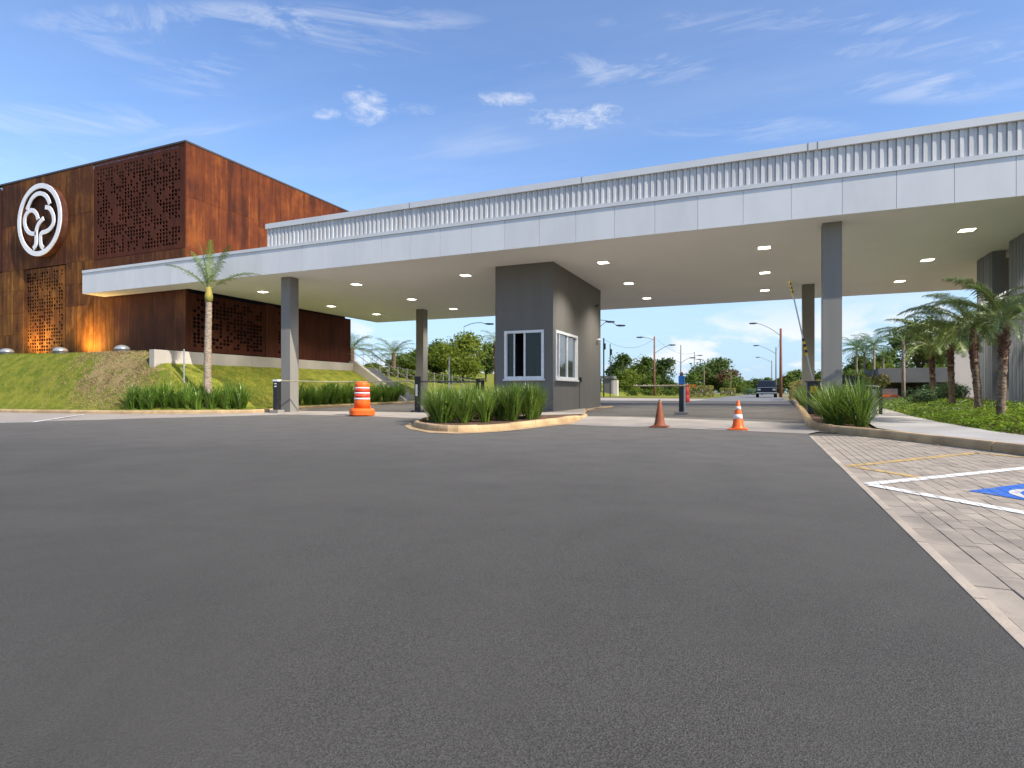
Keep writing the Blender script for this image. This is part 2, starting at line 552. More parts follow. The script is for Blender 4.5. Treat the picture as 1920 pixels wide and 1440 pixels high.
# ------------------------------------------------------------------ mesh building
class MB:
    """collects geometry in world coordinates (or local ones) and links it as ONE mesh object"""
    def __init__(self):
        self.v, self.f, self.m = [], [], []
        self.mi = 0

    def add(self, vs, fs):
        o = len(self.v)
        self.v.extend([tuple(p) for p in vs])
        for f in fs:
            self.f.append(tuple(i + o for i in f))
            self.m.append(self.mi)

    def box(self, x0, x1, y0, y1, z0, z1):
        self.add([(x0, y0, z0), (x1, y0, z0), (x1, y1, z0), (x0, y1, z0), (x0, y0, z1), (x1, y0, z1), (x1, y1, z1), (x0, y1, z1)],
                 [(3, 2, 1, 0), (4, 5, 6, 7), (0, 1, 5, 4), (1, 2, 6, 5), (2, 3, 7, 6), (3, 0, 4, 7)])

    def bbox(self, x0, x1, y0, y1, z0, z1, b):
        """box with chamfered edges"""
        bm = bmesh.new()
        bmesh.ops.create_cube(bm, size=1)
        for v in bm.verts:
            v.co = Vector(((x0 + x1) / 2 + v.co.x * (x1 - x0), (y0 + y1) / 2 + v.co.y * (y1 - y0), (z0 + z1) / 2 + v.co.z * (z1 - z0)))
        bmesh.ops.bevel(bm, geom=bm.edges[:], offset=b, segments=2, affect='EDGES', profile=.7)
        bm.verts.index_update()
        self.add([v.co[:] for v in bm.verts], [[v.index for v in f.verts] for f in bm.faces])
        bm.free()

    def quad(self, a, b, c, d):
        self.add([a, b, c, d], [(0, 1, 2, 3)])

    def prism(self, poly, z0, z1):
        n = len(poly)
        self.add([(x, y, z0) for x, y in poly] + [(x, y, z1) for x, y in poly],
                 [tuple(range(n - 1, -1, -1)), tuple(range(n, 2 * n))] + [(i, (i + 1) % n, n + (i + 1) % n, n + i) for i in range(n)])

    def tube(self, pts, rad, n=8, cap=True):
        pts = [Vector(p) for p in pts]
        if not isinstance(rad, (list, tuple)):
            rad = [rad] * len(pts)
        vs, fs = [], []
        ref = None
        for i, p in enumerate(pts):
            d = (pts[min(i + 1, len(pts) - 1)] - pts[max(i - 1, 0)]).normalized()
            if ref is None:
                ref = Vector((1, 0, 0)) if abs(d.x) < .8 else Vector((0, 1, 0))
            x = (ref - d * ref.dot(d)).normalized()
            ref = x
            y = d.cross(x)
            for k in range(n):
                a = 2 * pi * k / n
                vs.append(p + (x * cos(a) + y * sin(a)) * rad[i])
        for i in range(len(pts) - 1):
            for k in range(n):
                fs.append((i * n + k, i * n + (k + 1) % n, (i + 1) * n + (k + 1) % n, (i + 1) * n + k))
        if cap:
            fs.append(tuple(range(n - 1, -1, -1)))
            fs.append(tuple(range((len(pts) - 1) * n, len(pts) * n)))
        self.add(vs, fs)

    def lathe(self, prof, c=(0, 0, 0), n=20):
        vs, fs = [], []
        for r, z in prof:
            for k in range(n):
                a = 2 * pi * k / n
                vs.append((c[0] + r * cos(a), c[1] + r * sin(a), c[2] + z))
        for i in range(len(prof) - 1):
            for k in range(n):
                fs.append((i * n + k, i * n + (k + 1) % n, (i + 1) * n + (k + 1) % n, (i + 1) * n + k))
        fs.append(tuple(range(n - 1, -1, -1)))
        fs.append(tuple(range((len(prof) - 1) * n, len(prof) * n)))
        self.add(vs, fs)

    def mesh(self, name, mats, smooth_=False, off=(0, 0, 0)):
        me = bpy.data.meshes.new(name)
        ox, oy, oz = off
        me.from_pydata([(x - ox, y - oy, z - oz) for x, y, z in self.v], [], self.f)
        for m in ([mats] if isinstance(mats, str) else mats):
            me.materials.append(MATS[m])
        if not isinstance(mats, str):
            me.polygons.foreach_set('material_index', self.m)
        if smooth_:
            me.polygons.foreach_set('use_smooth', [True] * len(self.f))
        me.update()
        return me

    def build(self, name, mats, parent=None, smooth_=False, kind=None):
        """verts are in world coordinates: the parent's own place is taken off them"""
        off = world_of(parent)
        return link(name, self.mesh(name, mats, smooth_, off), parent, kind)


def world_of(o):
    p = Vector((0, 0, 0))
    while o is not None:
        p += o.location
        o = o.parent
    return p


def link(name, me, parent=None, kind=None, loc=None, rot=None):
    o = bpy.data.objects.new(name, me)
    C.objects.link(o)
    if parent is not None:
        o.parent = parent
    if loc is not None:
        o.location = loc
    if rot is not None:
        o.rotation_euler = rot
    if kind:
        o['kind'] = kind
    return o


def tag(o, label, cat, group=None):
    o['label'] = label
    o['category'] = cat
    if group:
        o['group'] = group
    return o


def thing(name, label, cat, loc, group=None):
    o = bpy.data.objects.new(name, None)
    C.objects.link(o)
    o.empty_display_size = .2
    o.location = loc
    return tag(o, label, cat, group)


def copy_thing(src, loc, rotz=0.0, label=None, scale=1.0, group=None):
    r = src.copy()
    C.objects.link(r)
    r.location = loc
    r.rotation_euler = (0, 0, rotz)
    r.scale = (scale, scale, scale) if not isinstance(scale, tuple) else scale
    if label:
        r['label'] = label
    if group:
        r['group'] = group
    for ch in list(src.children):
        c = ch.copy()
        C.objects.link(c)
        c.parent = r
        for g in ch.children:
            d = g.copy()
            C.objects.link(d)
            d.parent = c
    return r


def sheet(name, poly, dz, mat, follow=True, kind='structure', parent=None, z=None):
    """a flat sheet of paving that follows the rise of the ground"""
    bm = bmesh.new()
    vs = [bm.verts.new((p[0], p[1], 0)) for p in poly]
    bm.faces.new(vs)
    for y in (12, 17, 20, 27, 36, 75):
        bmesh.ops.bisect_plane(bm, geom=bm.verts[:] + bm.edges[:] + bm.faces[:], plane_co=(0, y, 0), plane_no=(0, 1, 0))
    bmesh.ops.triangulate(bm, faces=bm.faces[:])
    for v in bm.verts:
        v.co.z = (gz(v.co.y) + dz) if z is None else z
    bmesh.ops.recalc_face_normals(bm, faces=bm.faces[:])
    for f in bm.faces:
        if f.normal.z < 0:
            f.normal_flip()
    me = bpy.data.meshes.new(name)
    bm.to_mesh(me)
    bm.free()
    me.materials.append(MATS[mat])
    return link(name, me, parent, kind)


def catmull(pts, k=5):
    out = []
    n = len(pts)
    for i in range(n - 1):
        p0, p1, p2, p3 = pts[max(i - 1, 0)], pts[i], pts[i + 1], pts[min(i + 2, n - 1)]
        for j in range(k):
            t = j / k
            out.append(tuple(.5 * (2 * b + (c - a) * t + (2 * a - 5 * b + 4 * c - d) * t * t + (3 * b - a - 3 * c + d) * t ** 3)
                             for a, b, c, d in zip(p0, p1, p2, p3)))
    out.append(tuple(pts[-1]))
    return out


def ribbon(mb, pts, w, to3, d0, d1):
    """a stroke of width w along 2-D points, from depth d0 to d1"""
    n = len(pts)
    L, R = [], []
    for i in range(n):
        a, b = pts[max(i - 1, 0)], pts[min(i + 1, n - 1)]
        dx, dy = b[0] - a[0], b[1] - a[1]
        k = math.hypot(dx, dy) or 1
        nx, ny = -dy / k * w / 2, dx / k * w / 2
        L.append((pts[i][0] + nx, pts[i][1] + ny))
        R.append((pts[i][0] - nx, pts[i][1] - ny))
    vs = [to3(x, y, d1) for x, y in L] + [to3(x, y, d1) for x, y in R] + [to3(x, y, d0) for x, y in L] + [to3(x, y, d0) for x, y in R]
    fs = []
    for i in range(n - 1):
        fs += [(i, n + i, n + i + 1, i + 1), (2 * n + i, i, i + 1, 2 * n + i + 1), (n + i, 3 * n + i, 3 * n + i + 1, n + i + 1)]
    fs += [(0, 2 * n, 3 * n, n), (n - 1, 2 * n - 1, 4 * n - 1, 3 * n - 1)]
    mb.add(vs, fs)


# ================================================================== GROUND
sheet('ground', [(-2500, -600), (2500, -600), (2500, 4000), (-2500, 4000)], -.10, 'ground')

EDGE_X = .786
edge_pts = [gp(1516, 813.8), gp(1300, 804.5), gp(1100, 798), gp(960, 792), gp(800, 786), gp(690, 780.5), gp(560, 778), gp(520, 777.5)]
edge_pts = [(p.x, p.y) for p in edge_pts]
edge_pts[0] = (EDGE_X, edge_pts[0][1])
left_pts = [gp(400, 781), gp(260, 784.5), gp(120, 788.5), gp(0, 792.5)]
left_pts = [(p.x, p.y) for p in left_pts]
last = left_pts[-1]
asphalt = [(EDGE_X, -40)] + edge_pts + left_pts + [(last[0] - 1.6, last[1] - 8), (last[0] - 4, -40)]
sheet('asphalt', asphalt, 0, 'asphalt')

# concrete apron across the gateway, then the darker lanes under the canopy
apron = [(.97, 14.4), (1.08, 14.02), (1.0, 13.72), (EDGE_X, edge_pts[0][1])] + edge_pts[1:] + [(-17.0, 17.6), (-18.9, 21)]
far_ap = [gp(560, 771), gp(690, 771.5), gp(800, 774), gp(960, 779), gp(1180, 782), gp(1300, 786.3), gp(1417, 790.6), gp(1500, 794)]
apron += [(p.x, p.y) for p in far_ap] + [(.95, far_ap[-1].y - .05)]
sheet('apron', apron, .006, 'concrete')
sheet('lane', [(1.4, 13.6), (1.4, 40), (-19.4, 40), (-19.4, 18.0), (-16.4, 17.0), (-10, 16.2), (-4.2, 14.8)], .001, 'lane')
sheet('plaza', [(-3.9, 38), (-3.6, 64), (-17, 75), (-21, 40.0)], -.006, 'plaza')
sheet('road', [(-4.3, 39), (1.35, 39), (1.5, 320), (-3.9, 320)], -.004, 'road')

# left: the parking bay between asphalt and kerb
LK = [(-62, 13.3), (-40, 13.65), (-31, 13.9), (-25.5, 14.15), (-23, 14.35), (-21.2, 14.75), (-19.6, 15.3), (-18.3, 15.95), (-17.6, 16.45),
      (-17.35, 17.0), (-17.5, 17.9), (-18.6, 19.4), (-18.95, 22), (-18.8, 29), (-17.9, 40)]
bay = [(p[0], p[1]) for p in reversed(left_pts)] + list(reversed(edge_pts[-2:])) + [(-17.0, 17.5), (-17.6, 16.9), (-18.3, 16.2), (-21, 15),
                                                                                   (-25, 14.4), (-31, 14.2), (-62, 13.6), (-62, 4), (last[0] - 1, 4)]
bay = [p for p in bay]
sheet('parking_bay', bay, -.004, 'bay')


def line_strip(mb, a, b, w, dz):
    a, b = Vector((a[0], a[1])), Vector((b[0], b[1]))
    d = (b - a).normalized()
    n = Vector((-d.y, d.x)) * w / 2
    ps = [a + n, a - n, b - n, b + n]
    mb.add([(p.x, p.y, gz(p.y) + dz) for p in ps], [(0, 1, 2, 3)])


mb = MB()
line_strip(mb, gp(160, 776.5), gp(62, 791.5), .12, .004)
line_strip(mb, gp(62, 791.5), (last[0] - 3, last[1] - 2.4), .12, .004)
mb.build('bay_marking', 'white_paint', None, kind='structure')


# ------------------------------------------------------------------ kerbs
def kerb(name, poly, h, w=.13, piece=1.0, hfun=None, inside=1, label=None):
    """kerb stones along a line; poly is the foot of the face, the stone lies on its inner side"""
    pts = [Vector((p[0], p[1])) for p in poly]
    cs = catmull([tuple(p) for p in pts], 6)
    cs = [Vector(p) for p in cs]
    # resample
    res = [cs[0]]
    acc = 0
    for a, b in zip(cs, cs[1:]):
        d = (b - a).length
        while acc + d >= .25:
            k = (.25 - acc) / d
            a = a.lerp(b, k)
            d = (b - a).length
            res.append(a)
            acc = 0
        acc += d
    root = bpy.data.objects.new(name, None)
    C.objects.link(root)
    root['kind'] = 'structure'
    per = int(round(piece / .25))
    nrm = []
    for i in range(len(res)):
        d = (res[min(i + 1, len(res) - 1)] - res[max(i - 1, 0)]).normalized()
        nrm.append(Vector((-d.y, d.x)) * inside)
    i = 0
    while i < len(res) - 1:
        j = min(i + per, len(res) - 1)
        mb = MB()
        vs, fs = [], []
        m = j - i + 1
        jz = RNG.uniform(-.006, .006)
        jx = RNG.uniform(-.006, .006)
        for k in range(i, j + 1):
            p = res[k]
            if k == i:
                p = p.lerp(res[k + 1], .012)
            if k == j:
                p = p.lerp(res[k - 1], .012)
            n = nrm[k]
            hh = (hfun(p) if hfun else h) + jz
            g = gz(p.y)
            for off, z in ((0 + jx, -.06), (.004 + jx, hh * .55), (.022 + jx, hh - .022), (.045 + jx, hh), (w, hh + .002), (w, -.06)):
                q = p + n * off
                vs.append((q.x, q.y, g + z))
        for k in range(m - 1):
            for s in range(5):
                fs.append((k * 6 + s, k * 6 + s + 1, (k + 1) * 6 + s + 1, (k + 1) * 6 + s))
        fs.append(tuple(range(6)))
        fs.append(tuple((m - 1) * 6 + s for s in range(5, -1, -1)))
        mb.add(vs, fs)
        mb.build('kerb_stone', 'kerb', root)
        i = j
    return root


kerb('kerb', LK, .13, inside=1, piece=1.25)

RK = [(1.4, 40), (1.3, 31), (1.1, 22), (.92, 16.5), (.90, 14.9), (1.0, 14.25), (1.25, 13.75), (1.75, 13.15), (2.5, 11.75), (3.2, 10.0), (3.9, 8.0), (4.7, 5.5),
      (5.3, 2)]
kerb('kerb', RK, .14, inside=1, piece=1.25)

nose = [gp(1100, 782), gp(1058, 792.5), gp(1030, 796.3), gp(983, 802), gp(934, 807.2), gp(861, 810.6), gp(813, 808.4), gp(786, 803.5), gp(778, 797.5)]
IS = [(-6.28, 26.2), (-6.28, 22)] + [(p.x, p.y) for p in nose] + [(-8.95, 15.5), (-9.05, 18), (-9.05, 26.2)]
# the kerb of the island dies down to a low lip beside the booth
kerb('kerb', IS, .14, inside=-1, piece=1.0, hfun=lambda p: .05 + .09 * smooth(17.6, 15.4, p.y))
nose_xy = [(p.x, p.y) for p in nose]
gut = [gp(1075, 795), gp(1030, 799.5), gp(983, 805.5), gp(934, 810.3), gp(861, 814), gp(805, 812), gp(768, 805), gp(758, 799), gp(768, 794)]
mb = MB()
inn = [Vector((p.x, p.y)) for p in nose]
ot = [Vector((p.x, p.y)) for p in gut]
for i in range(len(ot) - 1):
    mb.add([(p.x, p.y, gz(p.y) + .009) for p in (ot[i], ot[i + 1], inn[i + 1], inn[i])], [(0, 1, 2, 3)])
mb.build('gutter', 'kerb', None, kind='structure')

isl = [(p[0], p[1]) for p in IS]
cxm = sum(p[0] for p in isl) / len(isl)


def shrink(poly, d):
    c = Vector((sum(p[0] for p in poly) / len(poly), sum(p[1] for p in poly) / len(poly)))
    out = []
    n = len(poly)
    for i in range(n):
        a, b, q = Vector(poly[i - 1]), Vector(poly[(i + 1) % n]), Vector(poly[i])
        t = (b - a).normalized()
        nn = Vector((-t.y, t.x))
        if nn.dot(c - q) < 0:
            nn = -nn
        out.append(tuple(q + nn * d))
    return out


isl_in = shrink(isl, .10)
sheet('island_paving', [p for p in isl_in if p[1] > 16.6], .045, 'concrete')
isl_soil = shrink([p for p in isl if p[1] < 17.6] + [(-9.05, 18.4), (-6.9, 18.4)], .11)
sheet('planting_soil', isl_soil, .085, 'soil')

sheet('island_paving', [p for p in isl_in if p[0] > -6.4 and 15.25 < p[1] < 22.5] + [(-6.55, 15.75), (-6.8, 17.2), (-6.7, 18.5), (-6.5, 22.4)][:3] + [(-6.45, 22.4)], .094, 'concrete')
# right: planter, footpath, bed
sheet('planting_soil', [(1.0, 15), (1.05, 14.4), (1.3, 13.9), (1.75, 13.35), (2.05, 13.4), (2.15, 16), (2.2, 21), (2.5, 40), (1.45, 40), (1.2, 22), (1.0, 17)], .10, 'soil')
path_out = [(2.0, 13.35), (2.58, 11.8), (3.28, 10.05), (3.98, 8.05), (4.8, 5.5), (5.4, 2)]
bed_edge = [(8.2, 1.5), (6.6, 5.5), (5.1, 9), (4.2, 11.2), (3.75, 13.2), (3.5, 15.5), (3.45, 17.5), (3.6, 20), (3.8, 24), (4.2, 29), (5, 40)]
sheet('sidewalk', path_out + bed_edge + [(2.4, 40), (2.15, 21), (2.1, 16)], .135, 'sidewalk')


# ================================================================== PAVERS (right parking)
def clip(poly, x0, x1, y0, y1):
    """a convex polygon cut to an axis-aligned rectangle"""
    def cut(ps, f):
        out = []
        for i in range(len(ps)):
            a, b = ps[i - 1], ps[i]
            fa, fb = f(a), f(b)
            if (fa >= 0) != (fb >= 0):
                t = fa / (fa - fb)
                out.append((a[0] + (b[0] - a[0]) * t, a[1] + (b[1] - a[1]) * t))
            if fb >= 0:
                out.append(b)
        return out
    for f in (lambda p: p[0] - x0, lambda p: x1 - p[0], lambda p: p[1] - y0, lambda p: y1 - p[1]):
        poly = cut(poly, f)
        if len(poly) < 3:
            return []
    return poly


def kerb_x(y):
    ks = sorted([(p[1], p[0]) for p in RK if p[1] < 14.6])
    if y > 14.2:
        return .95
    for (y0, x0), (y1, x1) in zip(ks, ks[1:]):
        if y0 <= y <= y1:
            return x0 + (x1 - x0) * (y - y0) / (y1 - y0)
    return 5.6


paving = bpy.data.objects.new('parking_paving', None)
C.objects.link(paving)
paving['kind'] = 'structure'
sheet('paving_bed', [(EDGE_X, -8), (EDGE_X, 13.9), (1.1, 14.0), (2.0, 13.3), (2.7, 11.8), (3.4, 10), (4.1, 8), (4.9, 5.5), (6.0, 2), (7.5, -8)], -.022, 'joint')
# edging stones along the asphalt
mb0 = MB()
mb0.bbox(0, .052, 0, .988, -.05, .004, .004)
edging_me = mb0.mesh('edging_stone', 'edging')
for i in range(-6, 14):
    y1 = i + .988
    if i == 13:
        continue
    link('edging_stone', edging_me, paving, loc=(EDGE_X + .002, i, RNG.uniform(-.002, .002)))
mbp = MB()
mbp.bbox(0, .096, 0, .196, -.02, 0, .003)
paver_me = mbp.mesh('paver', 'paver')
mbq = MB()
mbq.bbox(0, .136, 0, .396, -.02, 0, .003)
border_me = mbq.mesh('border_paver', 'paver')
cells = []
for j in range(-14, 35):
    cells.append((.842, j * .4, .136, .396, border_me))
col = 0
x = .983
while x < 5.6:
    off = .1 if col % 2 else 0
    for j in range(-25, 71):
        y = j * .2 + off
        if x + .05 < max(kerb_x(y), kerb_x(y + .2)) + .05 and y < 14.0:
            cells.append((x, y, .096, .196, paver_me))
    x += .1
    col += 1
ranked = []
rest = []
for c in cells:
    p = proj((c[0] + c[2] / 2, c[1] + c[3] / 2, 0))
    if p and -20 < p[0] < 1935 and p[1] < 1460:
        ranked.append((p[2], c))
    else:
        rest.append(c)
ranked.sort(key=lambda a: a[0])
for k, (f, (x, y, w, l, me)) in enumerate(ranked):
    if k < 285:
        link('paver', me, paving, loc=(x, y, RNG.uniform(-.0022, .0012)), rot=(RNG.uniform(-.006, .006), RNG.uniform(-.012, .012), RNG.uniform(-.006, .006)))
    else:
        rest.append((x, y, w, l, me))
mb = MB()
for x, y, w, l, me in rest:
    dz = RNG.uniform(-.0022, .0012)
    b = .003
    mb.add([(x, y, -.02), (x + w, y, -.02), (x + w, y + l, -.02), (x, y + l, -.02),
            (x, y, dz - b), (x + w, y, dz - b), (x + w, y + l, dz - b), (x, y + l, dz - b),
            (x + b, y + b, dz), (x + w - b, y + b, dz), (x + w - b, y + l - b, dz), (x + b, y + l - b, dz)],
           [(8, 9, 10, 11)] + [(i, (i + 1) % 4, 4 + (i + 1) % 4, 4 + i) for i in range(4)] + [(4 + i, 4 + (i + 1) % 4, 8 + (i + 1) % 4, 8 + i) for i in range(4)])
mb.build('paver', 'paver', paving, kind='stuff')


def paint(name, polys, mat, dz):
    """paint lies on the pavers and breaks at their joints"""
    mb = MB()
    for poly in polys:
        xs, ys = [p[0] for p in poly], [p[1] for p in poly]
        for (x, y, w, l, me) in cells:
            if x > max(xs) or x + w < min(xs) or y > max(ys) or y + l < min(ys):
                continue
            q = clip(poly, x + .001, x + w - .001, y + .001, y + l - .001)
            if q:
                mb.add([(p[0], p[1], dz) for p in q], [tuple(range(len(q)))])
    o = mb.build(name, mat, None, kind='structure')
    for f in o.data.polygons:
        pass
    return o


def bar(a, b, w):
    a, b = Vector((a[0], a[1])), Vector((b[0], b[1]))
    d = (b - a).normalized()
    n = Vector((-d.y, d.x)) * w / 2
    return [tuple(a - n), tuple(b - n), tuple(b + n), tuple(a + n)]


A = gp(1632, 909.5)
W1 = gp(1920, 879)
W2 = gp(1920, 962)
d1 = Vector((W1.x - A.x, W1.y - A.y)).normalized()
d2 = Vector((W2.x - A.x, W2.y - A.y)).normalized()
A2 = Vector((A.x, A.y))
paint('bay_marking', [bar(A2 - d2 * .04, A2 + d1 * 5, .13), bar(A2, A2 + d2 * 4, .13)], 'white_paint', .0045)
Y0, Y1, Y2, Y3 = gp(1590, 874), gp(1830, 849.5), gp(1925, 858), gp(1728, 896)
paint('hatch_marking', [bar(Y0, Y1, .12), bar(Y1, Y2, .13), bar(Y0, Y3, .11)], 'yellow_paint', .004)
# the blue square with the wheelchair sign
K = gp(1815, 921)
K2 = Vector((K.x, K.y))
S = 1.25
paint('disabled_bay_square', [[tuple(K2), tuple(K2 + d2 * S), tuple(K2 + d2 * S + d1 * S), tuple(K2 + d1 * S)]], 'blue_paint', .0045)


def sym(x, y):
    p = K2 + d2 * (x * S) + d1 * (y * S)
    return (p.x, p.y)


polys = []


def stroke(pts, w):
    for a, b in zip(pts, pts[1:]):
        a, b = Vector(sym(*a)), Vector(sym(*b))
        polys.append(bar(a - (b - a).normalized() * .008, b + (b - a).normalized() * .008, w))


wheel = [(.42 + .27 * cos(radians(t)), .36 + .27 * sin(radians(t))) for t in range(110, 351, 12)]
stroke(wheel, .075)
stroke([(.40, .74), (.42, .46), (.64, .44), (.72, .18), (.82, .2)], .08)
stroke([(.41, .60), (.62, .58)], .07)
hd = [(.39 + .07 * cos(radians(t)), .85 + .07 * sin(radians(t))) for t in range(0, 360, 30)]
polys.append([sym(*p) for p in hd])
paint('disabled_bay_sign', polys, 'white_paint', .0062)

# ================================================================== CANOPY
SOF = 5.28
FY, BY = 16.75, 31.0
CX0, CX1 = -28.14, 12.11
canopy = thing('canopy', 'long flat entrance canopy clad in silver panels over the driveway', 'canopy', (-7, 24, 0))
mb = MB()
mb.prism([(CX0 + .01, FY + .04), (CX1, FY + .04), (CX1, BY), (-22.6, BY), (-22.6, 17.70), (CX0 + .01, 17.70)], SOF + .05, 6.18)
mb.build('roof_slab', 'aluminium', canopy)
mb = MB()
mb.prism([(CX0 + .01, FY + .02), (CX1, FY + .02), (CX1, BY + .02), (-22.6, BY + .02), (-22.6, 17.70), (CX0 + .01, 17.70)], SOF, SOF + .045)
mb.build('soffit', 'soffit', canopy)
mb = MB()
mb.bbox(.004, 1.146, -.03, 0, 0, .915, .004)
fas = mb.mesh('fascia_panel', 'aluminium')
for k in range(35):
    link('fascia_panel', fas, canopy, loc=Vector((CX0 + 1.15 * k, FY + .035, SOF + .003)) - canopy.location)
mb = MB()
mb.box(CX0 - .01, CX1, FY - .03, FY + .25, 6.20, 6.315)
mb.build('fascia_trim', 'aluminium_light', canopy)
mb = MB()
mb.box(CX0 - .02, CX0 + .006, FY, 17.70, SOF, 6.198)
mb.build('end_fascia', 'aluminium', canopy)
PX0 = -17.4
mb = MB()
mb.box(PX0 + .03, CX1, FY + .28, FY + .36, 6.31, 7.04)
mb.box(PX0 + .03, PX0 + .08, FY + .36, BY - .6, 6.18, 7.04)
mb.build('parapet_back', 'cladding_back', canopy)
mb = MB()
mb.box(PX0 - .02, CX1, FY + .13, FY + .42, 7.05, 7.235)
mb.box(PX0 - .02, PX0 + .25, FY + .42, BY - .5, 7.05, 7.235)
mb.build('parapet_coping', 'aluminium_light', canopy)
mb = MB()
pr = [(0, .07), (.012, .07), (.016, .02), (.088, .026), (.094, .046), (.168, .05), (.172, .07), (.178, .07), (.178, .1), (0, .1)]
mb.prism([(x, y) for x, y in pr], 6.318, 7.046)
rib = mb.mesh('cladding_rib', 'cladding')
n = int((CX1 - PX0) / .18)
for k in range(n):
    link('cladding_rib', rib, canopy, loc=Vector((PX0 + .18 * k, FY + .17, 0)) - canopy.location, rot=(0, 0, RNG.uniform(-.012, .012)))
# joints of the coping
mb = MB()
for jx in (1.0, 1.22, -5, -11, 6.6):
    mb.box(jx, jx + .012, FY + .124, FY + .3, 7.052, 7.238)
mb.build('coping_joint', 'dark_metal', canopy)
COLS = [(-16.9, 17.6), (1.6, 17.6), (-16.9, 27.15), (1.62, 27.15)]
for x, y in COLS:
    mb = MB()
    mb.bbox(x - .225, x + .225, y - .225, y + .225, gz(y) - .05, SOF + .01, .008)
    mb.build('column', 'column_grey', canopy)
LIGHTS = [(1433, 464), (1434, 511), (1434, 544), (1131, 492), (1179, 531), (1213, 559), (1813, 431), (1739, 487), (1687, 527), (873, 516), (668, 533),
          (772, 561), (850, 579), (621, 574), (493, 547), (706, 589)]
for u, v in LIGHTS:
    p = on_z(u, v, SOF)
    s = .2
    mb = MB()
    for x0, x1, y0, y1 in ((-s, s, -s, -s + .03), (-s, s, s - .03, s), (-s, -s + .03, -s + .03, s - .03), (s - .03, s, -s + .03, s - .03)):
        mb.box(p.x + x0, p.x + x1, p.y + y0, p.y + y1, SOF - .014, SOF + .01)
    fr = mb.build('ceiling_light', 'white_frame', canopy)
    mb = MB()
    mb.box(p.x - s + .03, p.x + s - .03, p.y - s + .03, p.y + s - .03, SOF - .012, SOF + .01)
    df = mb.build('diffuser', 'lamp_glow', fr)
    ld = bpy.data.lights.new('downlight', 'SPOT')
    ld.energy = 680
    ld.color = (1.0, .93, .83)
    ld.spot_size = radians(128)
    ld.spot_blend = .9
    ld.shadow_soft_size = .17
    lo = bpy.data.objects.new('downlight', ld)
    C.objects.link(lo)
    lo.parent = df
    lo.location = Vector((p.x, p.y, SOF - .03)) - canopy.location

# ================================================================== GUARD BOOTH
bx0, bx1, by0, by1 = -8.73, -6.58, 18.86, 25.1
bz0 = gz(by0) + .02
booth = thing('guard_booth', 'tall dark grey guard booth with white framed corner windows', 'booth', ((bx0 + bx1) / 2, (by0 + by1) / 2, bz0))
fw0, fw1 = on_Y(946, 711, by0), on_Y(1020, 619, by0)
wx0, wx1, wz0, wz1 = fw0.x, fw1.x, fw0.z, fw1.z + .02
rw0, rw1 = on_X(1041, 710, bx1), on_X(1082, 632, bx1)
ry0, ry1, rz0, rz1 = rw0.y, rw1.y, wz0, wz1
T = .15
zt = SOF - .004
mb = MB()
mb.box(bx0, wx0, by0, by0 + T, bz0, zt)
mb.box(wx1, bx1, by0, by0 + T, bz0, zt)
mb.box(wx0, wx1, by0, by0 + T, bz0, wz0)
mb.box(wx0, wx1, by0, by0 + T, wz1, zt)
mb.build('front_wall', 'booth_grey', booth)
mb = MB()
mb.box(bx1 - T, bx1, by0 + T, ry0, bz0, zt)
mb.box(bx1 - T, bx1, ry1, by1, bz0, zt)
mb.box(bx1 - T, bx1, ry0, ry1, bz0, rz0)
mb.box(bx1 - T, bx1, ry0, ry1, rz1, zt)
mb.build('side_wall', 'booth_grey', booth)
mb = MB()
mb.box(bx0, bx0 + T, by0 + T, by1 - T, bz0, zt)
mb.box(bx0, bx1 - T, by1 - T, by1, bz0, zt)
mb.build('rear_wall', 'booth_grey', booth)
mb = MB()
mb.box(bx0 + T, bx1 - T, by0 + T + .6, by0 + T + 2.4, bz0 + .85, bz0 + .9)
mb.box(bx0 + T, bx1 - T, by0 + 3.2, by0 + 3.3, bz0, 3.2)
mb.box(bx0 + T, bx1 - T, by0 + T, by0 + 3.2, 3.2, 3.26)
mb.build('interior', 'booth_inside', booth)
mb = MB()
mb.box(wx0 + .62, wx0 + .74, by0 + 1.5, by0 + 1.56, bz0, 2.6)
mb.box(wx0 + 1.15, wx0 + 1.6, by0 + 2.2, by0 + 2.3, bz0, 2.9)
mb.build('inner_door', 'column_grey', booth)


